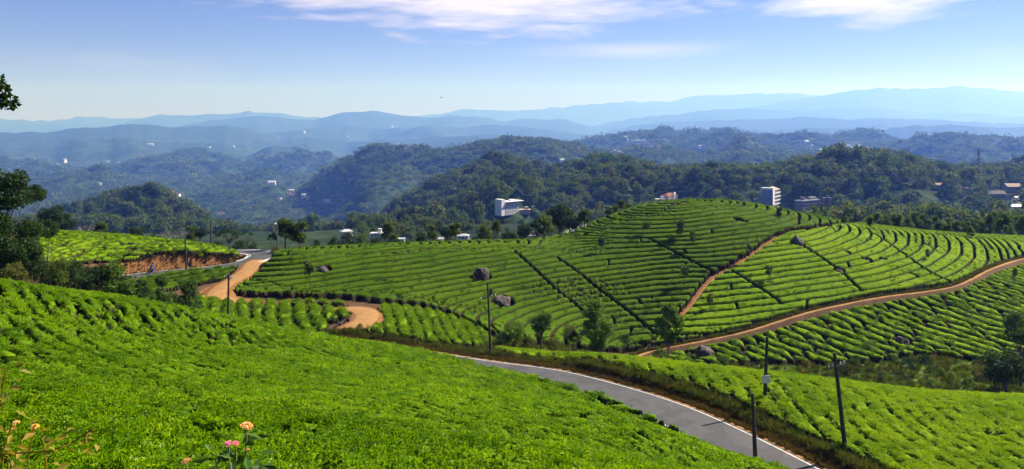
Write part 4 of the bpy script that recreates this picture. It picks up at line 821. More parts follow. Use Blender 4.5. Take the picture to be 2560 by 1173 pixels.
# trees and shrubs in the dip beyond the road
for (k, px, tp, d, w_, lab) in [('broad_mid', 1352, 776, 105, 72, 'round green tree left of the dark brown shrub, beyond the road'), ('bush_light', 1285, 796, 107, 70, 'yellowish bush left of the round green tree'), ('bush_light', 1205, 832, 104, 36, 'small light bush above the hedge left of the pole'), ('bush', 1255, 826, 106, 50, 'green bush just right of the pole'),
        ('bush_brush', 1426, 808, 104, 52, 'rust-brown shrub beside the tall bushy tree'), ('bush_dark', 1436, 826, 102, 44, 'very dark shrub hugging the tall bushy tree'), ('tall_light', 1488, 744, 103, 74, 'tall bushy pale-leaved tree beyond the road'), ('bush_light', 1526, 822, 102, 36, 'green bush right of the tall bushy tree'), ('bush_dark', 1561, 832, 102, 34, 'small dark conical bush at the edge of the bright field'),
        ('slim', 1672, 762, 103, 78, 'slim tree with clear stem beside the rounded boulder'), ('bush', 1650, 868, 106, 60, 'low green bush under the slim tree'), ('bush', 1805, 885, 104, 46, 'green bush right of the rounded boulder'), ('bush_brush', 1385, 838, 106, 50, 'olive bush between round tree and rust-brown shrub'), ('bush_brush', 1320, 836, 108, 46, 'low olive bush at the foot of the round green tree'),
        ('bush_light', 2168, 848, 107, 40, 'light green upright bush in the scrubby dip'), ('bush', 2140, 885, 106, 44, 'dark green bush left of the light upright bush'), ('bush_dark', 2268, 888, 103, 46, 'dark bush, left of a pair in the scrubby dip'), ('bush_dark', 2312, 884, 102, 48, 'dark bush, right of a pair in the scrubby dip'), ('bush', 2206, 925, 100, 34, 'small round bush on the edge of the right field'), ('bush', 2350, 915, 101, 36, 'small green bush right of the dark pair'),
        ('bush_light', 2380, 925, 100, 30, 'small yellowish bush in the scrubby dip'), ('broad', 2512, 872, 97, 120, 'wide dark tree with grey twigs at the right edge of the dip'), ('broad_mid', 2552, 776, 104, 110, 'green tree cut off by the right edge of the picture'), ('bush', 2420, 942, 98, 34, 'small bush left of the wide dark tree'), ('bush_brush', 2250, 918, 102, 40, 'olive shrub below the dark pair'), ('bush_brush', 2105, 905, 106, 40, 'olive shrub near the leaning pole'), ('bush_light', 2330, 940, 98, 40, 'yellow-green low shrub in front of the dark pair'), ('bush_brush', 2455, 928, 100, 44, 'olive shrub beside the wide dark tree'), ('bush', 1720, 890, 106, 40, 'small bush left of the rounded boulder'), ('bush', 900, 808, 101, 30, 'small green bush at the bend of the dirt road')]:
    nm = 'bush' if k.startswith('bush') else 'tree'; tree_at(k, px, tp, d, lab, w_, name=nm, cat=nm)
print('trees', _ti[0])

# ------------------------------------------------------------------ forest on the hills
FOREST = [get_proto('forest', v) for v in range(4)]
def canopy(seed):
    r = random.Random(seed); cl = []
    for k in range(7):
        a = r.uniform(0, 6.28); q = .34 * math.sqrt(r.random()); cl.append(((q * math.cos(a), q * math.sin(a), r.uniform(.15, .42)), r.uniform(.16, .28)))
    return bpy.data.objects.new('canopy', crown_mesh('canopy', cl, 110, .16, seed, M['forest'], .6))
LOW = []     # (x, y, r): low growth in front of a building
CLEAR = []   # (x, y, r): clearings round buildings
def forest():
    du = (.84 * 2) / 759; dd = np.gradient(FY[:, 0])[:, None]; area = du * FY * dd; pxg = CX + FP * FX / FY; ingrp = (pxg > -260) & (pxg < 2820) & FVIS
    clr = np.ones_like(FX)
    for (x, y, r_) in CLEAR: clr[(FX - x) ** 2 + (FY - y) ** 2 < r_ * r_] = 0
    def pick(lo, hi, size, dens, seed, extra=1.0):
        m = ingrp & (FY > lo) & (FY < hi); w = area * m * clr * extra / (size ** 2) * dens
        n = int(w.sum()); r = np.random.default_rng(seed); i = r.choice(w.size, n, p=(w / w.sum()).ravel()); k, c = np.unravel_index(i, FX.shape)
        y = FY[k, c] + r.uniform(-.5, .5, n) * dd[k, 0]; x = FX[k, c] / FY[k, c] * y + r.uniform(-.5, .5, n) * du * y; return x, y, r, n
    patch = np.clip(.80 + 1.5 * fbm(FX / 130, FY / 130, 91, 3), .05, 1); patch = patch * np.where(((pxg < 880) & (FY < 760)) | ((pxg < 1560) & (FY < 400)), 0.0, 1.0)
    x, y, r, n = pick(345, 1250, 9.5, 1.2, 3, patch); z = z_ground(x, y); h = r.uniform(9, 21, n) * (1 + .35 * vn(x / 60, y / 60, 8)); h = h * (1 + .2 * smooth(1900, 2150, CX + FP * x / y) * (1 - smooth(2330, 2420, CX + FP * x / y)) * smooth(650, 800, y)); h = h * np.where((CX + FP * x / y < 1560) & (y < 640), .42, 1.0)
    for (lx, ly, lr) in LOW: h = np.where((x - lx) ** 2 + (y - ly) ** 2 < lr * lr, np.minimum(h, 4.5), h)
    # the individuals that show largest: near ones that stick out
    app = h / y * (1 + .2 * r.random(n)); px = CX + FP * x / y; sel = np.argsort(-(app + 1e-3 * ((px < 0) | (px > 2560)) * -50))[:290]; rest = np.setdiff1d(np.arange(n), sel)
    what = ['dark broad-crowned forest tree ', 'narrow dark forest tree ', 'olive-green forest tree ', 'round-crowned forest tree ']
    ZX = [500, 900, 1120, 1235, 1300, 1400, 1500, 1640, 1710, 1800, 1895, 1965, 2085, 2200, 2330, 2440]
    ZONE = ['in the valley at the far left', 'in the valley beyond the hairpin bend', 'behind the white house with the blue roof', 'low on the slope left of the white hotel', 'just around the white hotel', 'just right of the white hotel', 'behind the big dark crest tree', 'halfway from white hotel to red-roofed building', 'around the red-roofed building', 'right behind the hill summit', 'left of the white tower block', 'around the white tower block', 'around the grey unfinished building', 'right of the grey unfinished building', 'in the darkest part of the ridge', 'left of the mast near the tan roof', 'around the mast and the houses at right']
    for j in sel:
        v = int(r.integers(0, 4)); o = link('forest_tree', None, label=what[v] + ZONE[int(np.searchsorted(ZX, px[j]))], cat='tree', group='trees of the forest behind the tea hill', loc=(x[j], y[j], z[j] - .2))
        o.scale = (h[j] * r.uniform(.8, 1.2),) * 2 + (h[j],); o.rotation_euler = (0, 0, r.uniform(0, 6.28)); link('trunk', FOREST[v][0], None, o); link('crown', FOREST[v][1], None, o)
    P = np.stack([x, y, z - .3], -1)[rest]; nr = len(rest); hh = h[rest]
    protos = [bpy.data.objects.new('forest_tree_crown', FOREST[v][1]) for v in range(4)]
    scatter('forest', P, np.stack([0 * hh, 0 * hh, r.uniform(0, 6.28, nr)], -1), np.stack([hh * r.uniform(.8, 1.3, nr), hh * r.uniform(.8, 1.3, nr), hh], -1), r.integers(0, 4, nr), protos, label='mixed forest on the ridge behind the tea hill', cat='forest')
    cp = [canopy(s) for s in range(5)]
    patch = np.clip(.8 + 1.3 * fbm(FX / 260, FY / 260, 92, 3), .1, 1)
    x, y, r, n = pick(1250, 5600, FY * .0062, 1.0, 4, patch); z = z_ground(x, y); s = y * .0078 * np.exp(r.normal(0, .38, n))
    scatter('distant_forest', np.stack([x, y, z - s * .1], -1), np.stack([0 * s, 0 * s, r.uniform(0, 6.28, n)], -1), np.stack([s, s, s * .8], -1), r.integers(0, 5, n), cp, label='hazy forest covering the far hillsides', cat='forest')
    print('forest', n, nr)

# ------------------------------------------------------------------ buildings
def hit_far(px, py):
    d = 300 * 1.004 ** np.arange(0, 1100); u = (px - CX) / FP; z = z_ground(u * d, d); y = HY - FP * z / d; ok = np.nonzero(y <= py)[0]
    i = ok[0] if len(ok) else int(np.argmin(y)); return np.array([u * d[i], d[i], z[i]])
def window_mesh(w, h):
    b = MB(); t = .08; b.box((0, 0, h / 2), (w / 2, .03, h / 2)); n1 = len(b.f)
    b.box((0, -.06, t / 2), (w / 2 + t, .09, t / 2)); b.box((0, -.06, h - t / 2), (w / 2 + t, .09, t / 2)); b.box((-w / 2, -.06, h / 2), (t / 2, .09, h / 2 - t)); b.box((w / 2, -.06, h / 2), (t / 2, .09, h / 2 - t)); b.box((0, -.05, h / 2), (t / 3, .07, h / 2 - t))
    me = b.mesh('window'); me.materials.append(M['glass']); me.materials.append(M['white_wall'])
    for i, p in enumerate(me.polygons): p.material_index = 0 if i < n1 else 1
    return me
def block(px, d, wpx, top, label, floors, bays, wall, roof='flat', depth=None, rz=0.0, roofm=None, name='building', balconies=False, slab=True, winw=.55, base=None):
    # d is the row of the photograph where the building meets the ground
    p = hit_far(px, d); x, d, z = float(p[0]), float(p[1]), float(p[2]) - .4; w_ = wpx / FP * d; h = -(top - HY) / FP * d - z; dp = depth * d / 790 if depth and depth > 6.5 else w_ * .6; base = None
    CLEAR.append((x, d, max(w_, dp) * .7 + 2))
    for k in range(1, 22): LOW.append((x * (1 - .018 * k), d * (1 - .018 * k), w_ * .62 + 2))
    o = empty(name, (x, d, z), label, 'building', rz=rz); b = MB(); b.box((0, 0, h / 2), (w_ / 2, dp / 2, h / 2)); b.build('wall', wall, o)
    fh = h / floors if base is None else base; bw = w_ / bays; wm = window_mesh(bw * winw, fh * .58)
    for f in range(floors):
        for k in range(bays):
            if (f + 1) * fh > h + .05: continue
            q = link('window', wm, None, o, loc=(-w_ / 2 + bw * (k + .5), -dp / 2 - .02, h - (f + 1) * fh + fh * .26))
        if balconies:
            m = MB(); zz = h - (f + 1) * fh + fh * .12; m.box((0, -dp / 2 - .55, zz), (w_ / 2 - .1, .55, .08)); m.box((0, -dp / 2 - 1.06, zz + .45), (w_ / 2 - .1, .04, .40)); m.build('balcony', wall, o)
    nb = max(1, int(dp / bw)); wm2 = window_mesh(bw * winw, fh * .52)
    for f in range(floors):
        for k in range(nb):
            q = link('window', wm2, None, o, loc=(-w_ / 2 - .02, -dp / 2 + dp / nb * (k + .5), h - (f + 1) * fh + fh * .26)); q.rotation_euler = (0, 0, R(-90))
    m = MB()
    if roof == 'flat':
        m.box((0, 0, h + .14), (w_ / 2 + .35, dp / 2 + .35, .13)); rf = m.build('roof', roofm or wall, o)
        m = MB(); m.box((w_ * .22, 0, h + 1.4), (w_ * .14, dp * .22, 1.1)); m.build('stair_head', wall, rf)
    elif roof == 'hip':
        e = .6; hh = min(w_, dp) * .32; V = [(-w_ / 2 - e, -dp / 2 - e, h + .01), (w_ / 2 + e, -dp / 2 - e, h + .01), (w_ / 2 + e, dp / 2 + e, h + .01), (-w_ / 2 - e, dp / 2 + e, h + .01), (-w_ * .22, 0, h + hh), (w_ * .22, 0, h + hh)]
        m.add(V, [(0, 1, 5, 4), (1, 2, 5), (2, 3, 4, 5), (3, 0, 4), (3, 2, 1, 0)]); m.build('roof', roofm, o)
    elif roof == 'gable':
        e = .5; hh = dp * .32; V = [(-w_ / 2 - e, -dp / 2 - e, h + .01), (w_ / 2 + e, -dp / 2 - e, h + .01), (w_ / 2 + e, dp / 2 + e, h + .01), (-w_ / 2 - e, dp / 2 + e, h + .01), (-w_ / 2 - e, 0, h + hh), (w_ / 2 + e, 0, h + hh)]
        m.add(V, [(0, 1, 5, 4), (2, 3, 4, 5), (1, 2, 5), (3, 0, 4), (3, 2, 1, 0)]); m.build('roof', roofm, o)
    print('BLOCK', label[:30], round(d), round(w_, 1), round(h, 1))
    return o, w_, dp, h
def kid(o, name, mat, *boxes):
    b = MB()
    for c, hf in boxes: b.box(c, hf)
    return b.build(name, mat, o)
# white hotel
o, w_, dp, h = block(1271, 541, 46, 506, 'tall white hotel block with rows of windows on the forested slope', 7, 6, M['white_wall'], depth=9, rz=R(44), base=2.75, winw=.6)
kid(o, 'lift_tower', M['white_wall'], ((-w_ / 2 - 2.1, 0, h / 2 + 1.7), (2.08, 4.2, h / 2 + 1.7))); kid(o, 'roof_canopy', M['white_wall'], ((3.5, -1.0, h + 1.1), (w_ / 2 + 1.5, dp / 2 + 1, .18)), ((-4, 0, h + .6), (.2, .2, .34)), ((5, 0, h + .6), (.2, .2, .34)))
o, *_ = block(1310, 537, 30, 524, 'low pale annexe with balconies right of the white hotel', 3, 5, M['cream_wall'], depth=8, rz=R(10), base=2.8, winw=.6)
o, *_ = block(1252, 541, 20, 524, 'low white wing in front of the white hotel', 2, 3, M['white_wall'], depth=8, base=2.8)
# red roofed building
o, w_, dp, h = block(1672, 514, 46, 489, 'white framed building with brown-red roof behind the hill summit', 4, 7, M['cream_wall'], 'hip', depth=8, rz=R(50), roofm=M['red_roof'], base=2.9, winw=.6)
kid(o, 'stair_tower', M['white_wall'], ((2.2, -dp / 2 - .65, h / 2 + 1.6), (1.5, .6, h / 2 + 1.6))); kid(o, 'tower_glass', M['glass'], ((2.2, -dp / 2 - 1.28, h / 2 + 1.0), (.75, .02, h / 2)))
for k in range(5): kid(o, 'frame', M['white_wall'], ((-w_ / 2 + .4 + k * w_ / 4.4, -dp / 2 - .8, h / 2), (.2, .2, h / 2)), ((-w_ / 2 + .4 + k * w_ / 4.4, -dp / 2 - .45, h - 2.9), (.2, .15, .15)))
o, *_ = block(1650, 514, 22, 498, 'small white annexe with stepped front left of the brown-red roof', 3, 3, M['white_wall'], depth=6, base=2.8)
# white tower block
o, w_, dp, h = block(1930, 522, 46, 474, 'white tower block with balcony grid and tan hipped roof', 5, 7, M['white_wall'], 'hip', depth=9, rz=R(56), roofm=M['tan_roof'], base=2.7, winw=.7, balconies=True)
kid(o, 'blank_tower', M['white_wall'], ((-w_ / 2 - 2.6, .5, h / 2 + 1.2), (2.55, 5.5, h / 2 + 1.2))); kid(o, 'shaded_strip', M['blue_grey'], ((-w_ / 2 - 5.3, .5, h / 2 + .6), (.12, 4.8, h / 2)))  # strip: the tower's shaded side put into a blue-grey slab
o, *_ = block(1893, 519, 14, 498, 'small blue-white house left of the white tower block', 3, 2, M['blue_grey'], depth=6, base=2.8)
# unfinished grey building
o, w_, dp, h = block(2020, 546, 80, 500, 'long grey unfinished concrete building behind the right skyline', 5, 9, M['grey_wall'], depth=8, rz=R(36), base=3.0, winw=.78)
for k in range(6): kid(o, 'floor_slab', M['grey_wall'], ((0, -dp / 2 - .5, h - k * 3.0 - .1), (w_ / 2 + .2, .5, .12)))
kid(o, 'stair_tower', M['grey_wall'], ((-w_ * .28, 0, h + 1.6), (1.3, 2, 1.5))); kid(o, 'lift_head', M['grey_wall'], ((w_ * .05, 0, h + 1.3), (.9, 1.6, 1.2)))
o, w_, dp, h = block(2066, 549, 17, 495, 'pale concrete stair tower at the end of the unfinished building', 5, 1, M['grey_wall'], depth=6, base=3.0, winw=.3); kid(o, 'column', M['white_wall'], ((w_ / 2 + .35, -dp / 2 + .2, h / 2 + .2), (.22, .22, h / 2 + .2)))
# houses by the crest of the left shoulder
o, w_, dp, h = block(866, 603, 26, 578, 'white house with pointed blue-grey roof left of the crest trees', 2, 3, M['white_wall'], 'hip', depth=3.2, rz=R(30), roofm=M['tin_roof'], base=2.2)
block(872, 606, 14, 590, 'yellowish lower storey beside the pointed-roof house', 1, 1, M['cream_wall'], 'flat', depth=2.5, base=2.0)
block(943, 600, 30, 583, 'white flat-roofed house between the crest trees', 2, 4, M['white_wall'], 'flat', depth=3, base=2.2)
block(1003, 609, 16, 597, 'small white house behind the crest trees with grey roof', 1, 2, M['white_wall'], 'gable', depth=2.2, roofm=M['tin_roof'], base=2)
block(1158, 606, 26, 589, 'grey hip-roofed house behind the crest trees', 2, 3, M['white_wall'], 'hip', depth=3, roofm=M['tin_roof'], base=2.2)
block(1098, 607, 20, 597, 'low white house left of the grey hip-roofed house', 1, 3, M['white_wall'], 'gable', depth=2.4, roofm=M['tin_roof'], base=2)
block(1180, 607, 16, 597, 'low pale house right of the grey hip-roofed house', 1, 2, M['cream_wall'], 'gable', depth=2.4, roofm=M['dark_roof'], base=2)
block(1330, 603, 16, 590, 'small yellow house behind the dark crest trees', 1, 2, M['cream_wall'], 'flat', depth=2.4, base=2)
block(1273, 614, 12, 610, 'tiny tin-roofed shed behind the dark crest trees', 1, 1, M['blue_grey'], 'gable', depth=1.8, roofm=M['tin_roof'], base=2)
block(192, 557, 20, 545, 'small white house behind the left tea field', 1, 2, M['white_wall'], 'gable', depth=2.4, rz=R(25), roofm=M['tin_roof'], base=2.2)
block(174, 555, 16, 540, 'low grey-roofed house left of the small white one', 1, 2, M['white_wall'], 'gable', depth=2.4, rz=R(-20), roofm=M['tin_roof'], base=2.2)
# houses at right below the mast
block(2348, 473, 24, 462, 'tan-roofed house among trees left of the mast', 1, 3, M['cream_wall'], 'gable', depth=5, roofm=M['tan_roof'], base=3)
block(2408, 480, 18, 470, 'small reddish-roofed house under the trees by the mast', 1, 2, M['cream_wall'], 'gable', depth=4, roofm=M['red_roof'], base=3)
block(2488, 500, 40, 484, 'long dark-roofed bungalow below the mast', 1, 6, M['cream_wall'], 'gable', depth=5, roofm=M['dark_roof'], rz=R(-6), base=2.6)
block(2530, 480, 40, 466, 'wide tan-roofed building at the right edge above the bungalow', 1, 6, M['cream_wall'], 'gable', depth=6, roofm=M['tan_roof'], rz=R(6), base=3)
block(2548, 514, 28, 496, 'white shed with pale tin roof at the right edge', 1, 3, M['white_wall'], 'gable', depth=5, roofm=M['tin_roof'], rz=R(14), base=2.6)
block(2540, 531, 30, 516, 'grey tin roof low at the right edge', 1, 3, M['grey_wall'], 'gable', depth=5, roofm=M['tin_roof'], base=2.4)
block(1645, 429, 14, 418, 'blue and white house above the forest ridge', 3, 3, M['blue_grey'], 'flat', depth=6, base=3)
block(1656, 429, 12, 414, 'white house with grey roof next to the blue and white house', 3, 2, M['white_wall'], 'hip', depth=5, roofm=M['tin_roof'], base=3)
block(1555, 469, 16, 461, 'lone pale roof in the forest left of the red-roofed building', 1, 2, M['cream_wall'], 'gable', depth=4, roofm=M['tan_roof'], base=3)
# far town: a big hotel and scattered houses
def far_house_proto(v):
    b = MB(); w_, dp, h = ((1, .7, .55), (1.4, .7, .4), (.8, .7, .9))[v]; b.box((0, 0, h / 2), (w_ / 2, dp / 2, h / 2)); n1 = len(b.f)
    e = .06; V = [(-w_ / 2 - e, -dp / 2 - e, h), (w_ / 2 + e, -dp / 2 - e, h), (w_ / 2 + e, dp / 2 + e, h), (-w_ / 2 - e, dp / 2 + e, h), (-w_ / 2 - e, 0, h + .22), (w_ / 2 + e, 0, h + .22)]
    c = MB(); c.add(V, [(0, 1, 5, 4), (2, 3, 4, 5), (1, 2, 5), (3, 0, 4)])
    g = MB()
    for k in range(3): g.box((-w_ * .3 + k * w_ * .3, -dp / 2 - .01, h * .5), (w_ * .07, .012, h * .18))
    return b.mesh('wall'), c.mesh('roof'), g.mesh('windows')
FH = [far_house_proto(v) for v in range(3)]
def far_house(px, py, wpx, label, wall, roof, v=0, grp=None):
    p = hit_far(px, py + 2); w_ = .62 * wpx / FP * p[1]; o = empty('house', tuple(p - [0, 0, w_ * .05]), label, 'house', grp, rz=R(random.Random(int(px)).uniform(-35, 35))); o.scale = (w_,) * 3
    wall_, roof_, win_ = FH[v]
    for nm, me, m in (('wall', wall_, wall), ('roof', roof_, roof), ('windows', win_, M['glass'])):
        k = link(nm, me, None, o)
        if not me.materials: me.materials.append(None)
        k.material_slots[0].link = 'OBJECT'; k.material_slots[0].material = m
        if nm == 'windows': k['kind'] = 'stuff'
    CLEAR.append((p[0], p[1], w_ * 1.0)); CLEAR.append((p[0] * .97, p[1] * .97, w_ * 1.3))
towns = [('left of the big far hotel', [(1528,384,12),(1545,381,16),(1536,379,9),(1556,384,9),(1566,350,18)]), ('stepping down right of the far hotel', [(1622,362,12),(1628,370,14),(1634,374,12),(1646,372,16),(1650,378,14),(1640,381,10)]),
         ('left of the long white town', [(1750,370,14),(1836,368,18),(1826,370,9),(1808,374,10),(1840,384,9)]), ('in the long white town', [(2016,362,18),(2030,366,10),(2119,369,14),(2133,371,16),(2148,370,16),(2160,372,14),(2170,373,9)]),
         ('below the long white town', [(2052,376,10),(2082,377,14),(2022,382,14),(2050,383,9),(2004,332,10),(2064,383,8)]), ('on slopes left of the hotel hill', [(1404,412,20),(1390,417,9),(1320,400,9),(1284,432,14),(1290,437,12)]),
         ('on the farthest left ridge', [(376,363,16),(524,368,9),(584,368,9),(598,373,8)]), ('in the hazy valley at far left', [(144,415,10),(162,406,16),(270,409,12),(296,406,9),(283,452,10),(247,462,16),(318,464,8)]),
         ('in the hamlet of the left valley', [(400,477,18),(414,482,22),(430,486,16),(444,489,20),(456,491,12),(404,496,20)]), ('at the foot of the dark hill', [(724,472,14),(728,480,18),(722,488,16),(733,492,14),(760,495,20),(772,499,14),(748,502,10),(685,506,14),(700,500,12),(738,470,9)]),
         ('on the floor left of the dark hill', [(680,463,28),(770,413,8),(820,505,22),(1000,512,18),(1012,508,10),(548,538,18),(556,534,10)]), ('on top of the dark hill', [(995,366,14),(1012,371,12)]), ('on blue slopes above the dark hill', [(760,332,9),(868,341,8),(980,318,10)])]
hv = random.Random(11)
for where, lst in towns:
    for i, (px, py, w_) in enumerate(lst):
        red = 'hamlet' in where or 'stepping' in where or hv.random() < .12; pale = M['cream_wall'] if red and hv.random() < .5 else M['white_wall']
        far_house(px, py, w_, ordl(i, 'tiny ' + ('red-roofed' if red else 'white') + ' house', where), pale, M['red_roof'] if red else M['tin_roof'], hv.randrange(3), 'far houses ' + where)
p = hit_far(1597, 366); w_ = 36 / FP * p[1]
o = empty('hotel', tuple(p), 'long white hotel on the far hilltop, biggest of the distant buildings', 'building'); CLEAR.append((p[0], p[1] - w_ * .6, w_ * .9))
kid(o, 'wall', M['white_wall'], ((0, 0, w_ * .14), (w_ / 2, w_ * .16, w_ * .14))); kid(o, 'roof', M['white_wall'], ((0, 0, w_ * .29), (w_ * .52, w_ * .18, w_ * .01))); kid(o, 'end_tower', M['white_wall'], ((w_ * .42, -.02 * w_, w_ * .19), (w_ * .1, w_ * .19, w_ * .19))); kid(o, 'stair_head', M['white_wall'], ((-w_ * .1, 0, w_ * .34), (w_ * .12, w_ * .08, w_ * .04)))
wm = window_mesh(w_ * .035, w_ * .045)
for f in range(3):
    for k in range(11): link('window', wm, None, o, loc=(-w_ * .46 + k * w_ * .076, -w_ * .162, w_ * (.03 + .085 * f)))
forest()

# ------------------------------------------------------------------ masts, poles, signs
def mast(px, d, top, label, dishes=True):
    x = (px - CX) / FP * d; z = gz(x, d); h = -(top - HY) / FP * d - z; o = empty('mast', (x, d, z), label, 'mast'); b0, t0 = h * .045, h * .012
    for k in range(4):
        a = R(45 + 90 * k); MB().tube([(b0 * math.cos(a), b0 * math.sin(a), 0), (t0 * math.cos(a), t0 * math.sin(a), h)], [.28, .16], 5).build('leg', M['mast_red'] if k % 2 else M['pole_grey'], o)
    n = 12; c = MB()
    for i in range(n):
        f0, f1 = i / n, (i + 1) / n; r0, r1 = b0 + (t0 - b0) * f0, b0 + (t0 - b0) * f1
        for k in range(4):
            a, a2 = R(45 + 90 * k), R(135 + 90 * k); c.tube([(r0 * math.cos(a), r0 * math.sin(a), h * f0), (r1 * math.cos(a2), r1 * math.sin(a2), h * f1)], .09, 4, False); c.tube([(r1 * math.cos(a), r1 * math.sin(a), h * f1), (r1 * math.cos(a2), r1 * math.sin(a2), h * f1)], .09, 4, False)
    c.build('bracing', M['mast_red'], o)
    if dishes:
        for (f, a, r_) in ((.60, 200, .9), (.66, 330, .8), (.56, 280, .7), (.9, 240, .5), (.88, 20, .5), (.93, 130, .5)):
            q = b0 + (t0 - b0) * f + .5; e = (q * math.cos(R(a)), q * math.sin(R(a)), h * f)
            (MB().tube([(e[0] * .6, e[1] * .6, e[2]), (e[0] * 1.6, e[1] * 1.6, e[2])], [r_, r_ * 1.1], 10) if f < .8 else MB().tube([(e[0] * 1.3, e[1] * 1.3, e[2] - 1.4), (e[0] * 1.3, e[1] * 1.3, e[2] + 1.4)], r_ * .6, 6)).build('antenna', M['porcelain'] if f < .8 else M['pole_grey'], o)
mast(2447, 880, 372, 'red and grey lattice mast with antennas above the houses at right')
mast(1646, 4150, 318, 'tiny mast on the far wooded ridge above the far hotel', False)
def pole(px0, py0, px1, py1, d, label, mat, r=.11, arm=None, plates=(), lamp=False):
    a = Vector(W(px0, py0, d)); a.z = gz(a.x, a.y) - .3; b = Vector(W(px1, py1, d)); o = empty('utility_pole', tuple(a), label, 'utility pole'); v = b - a
    MB().tube([(0, 0, 0), v * .5, v], [r * 1.25, r, r * .8], 9).build('shaft', mat, o)
    if arm:
        f, half, tilt = arm; c = v * f; q = MB(); q.tube([c + Vector((-half, -r, -tilt)), c + Vector((0, -r * 1.1, 0))], .05, 5); q.tube([c + Vector((0, -r * 1.1, 0)), c + Vector((half, -r, tilt))], .05, 5)
        q.tube([c + Vector((half * .6, -r, tilt * .6)), c + Vector((0, -r, -.5))], .03, 5); am = q.build('crossarm', M['pole_grey'], o)
        for s in (-1, -.5, .5, 1):
            e = c + Vector((half * s, -r, tilt * s)); MB().tube([e, e + Vector((0, 0, .10)), e + Vector((0, 0, .13)), e + Vector((0, 0, .26))], [.03, .03, .07, .05], 7).build('insulator', M['porcelain'], am)
    for (f, w_, h_, off) in plates:
        c = v * f; MB().box((c.x + off, c.y - r * 1.3 - .03, c.z), (w_ / 2, .02, h_ / 2)).build('sign_plate', M['sign_white'], o)
    if lamp: c = v; MB().tube([c, c + Vector((.0, -.5, .3)), c + Vector((0, -1.0, .35))], .035, 5).build('lamp_arm', M['pole_grey'], o); MB().box((c.x, c.y - 1.2, c.z + .33), (.12, .28, .07)).build('lamp_head', M['porcelain'], o)
    return o
pole(1227, 888, 1219, 706, 95.0, 'dark utility pole with crossarm on the hedge bank in mid picture', M['pole'], .13, arm=(.80, .8, .22))
pole(1911, 1056, 1918, 841, 71.6, 'dark utility pole with a white plate halfway up, on the bank right of the road', M['pole'], .14, plates=((.42, .66, .66, -.02),))
pole(1890, 1172, 1881, 984, 59.6, 'short dark post with small white plates near its foot at the road edge', M['pole'], .14, plates=((.12, .34, .26, .10), (.04, .32, .24, .02)))
pole(2116, 1150, 2086, 882, 61.2, 'tall leaning utility pole with crossarm in the right-hand tea field edge', M['pole'], .15, arm=(.875, .55, .16))
pole(569, 798, 572, 684, 101, 'utility pole at the left side of the rounded tea plot', M['pole'], .13, arm=(.93, .5, .0))
pole(466, 668, 463, 594, 138.5, 'utility pole standing before the orange bank', M['pole'], .13)
pole(528, 606, 527, 560, 162, 'distant pole on the far field\'s skyline left of the umbrella tree', M['pole'], .15)
pole(694, 622, 693, 562, 147.5, 'lamp pole on the mound beside the hairpin bend', M['pole_grey'], .12, lamp=True)

# ------------------------------------------------------------------ boulders
def boulder_mesh(seed, n=4):
    import bmesh
    bm = bmesh.new(); bmesh.ops.create_icosphere(bm, subdivisions=n, radius=1); r = np.random.default_rng(seed)
    pl = [(unit(r.normal(0, 1, (1, 3)))[0], r.uniform(.62, .92)) for _ in range(11)]
    co = np.array([v.co[:] for v in bm.verts])
    for nrm, dd in pl: k = np.maximum(co @ nrm - dd, 0); co -= k[:, None] * nrm * .9
    co *= (1 + .22 * fbm(co[:, 0] * 1.7 + seed, co[:, 1] * 1.7 + co[:, 2] * 1.3, seed, 4) + .09 * vn(co[:, 0] * 6, co[:, 2] * 7 + co[:, 1] * 5, seed + 3))[:, None]
    for v, c in zip(bm.verts, co): v.co = c
    me = bpy.data.meshes.new('boulder'); bm.to_mesh(me); bm.free(); me.materials.append(M['rock']); me.polygons.foreach_set('use_smooth', [True] * len(me.polygons)); return me
for i, ((px, py, w_, h_, lab, sk), p) in enumerate(zip(BOULDERS, BPOS)):
    big = w_ > 25; o = link('boulder', boulder_mesh(i * 3 + 1, 4 if big else 3), None, label=lab, cat='boulder'); sx = w_ / FP * p[1] / 2.25; sz = h_ / FP * p[1] / 1.95
    zz = gz(p[0], p[1] + sx * .3); o.location = (p[0], p[1] + sx * .3, zz + max(sz * .72, .25)); o.scale = (sx, sx * .8, max(sz * 1.25, .45)); o.rotation_euler = (0, 0, i * 1.3)
# rubble along the dirt road's bank
def rubble():
    r = np.random.default_rng(9); ms = [boulder_mesh(50 + k, 2) for k in range(4)]; i0 = [k for k in range(len(DIRT)) if W(790, 0, 1)[0] * DIRT[k][1] < DIRT[k][0] and DIRT[k][1] < 111]
    root = empty('rubble_bank', tuple(DIRT[i0[len(i0) // 2]]), 'low bank of loose grey stones along the bend of the dirt road', 'rubble'); off = np.array(root.location)
    for k in range(90):
        j = i0[int(r.integers(1, len(i0) - 1))]; t = DIRT[j + 1] - DIRT[j - 1] if j + 1 < len(DIRT) else DIRT[j] - DIRT[j - 2]; n = np.array([-t[1], t[0]]); n = n / np.linalg.norm(n); q = r.uniform(1.9, 3.3)
        x, y = DIRT[j][0] + n[0] * q, DIRT[j][1] + n[1] * q; s = r.uniform(.10, .28); o = link('stone', ms[k % 4], None, root, loc=(x - off[0], y - off[1], gz(x, y) + s * .4 - off[2])); o.scale = (s * 1.2, s, s * .8); o.rotation_euler = (r.uniform(0, 6), r.uniform(0, 6), r.uniform(0, 6))
rubble()

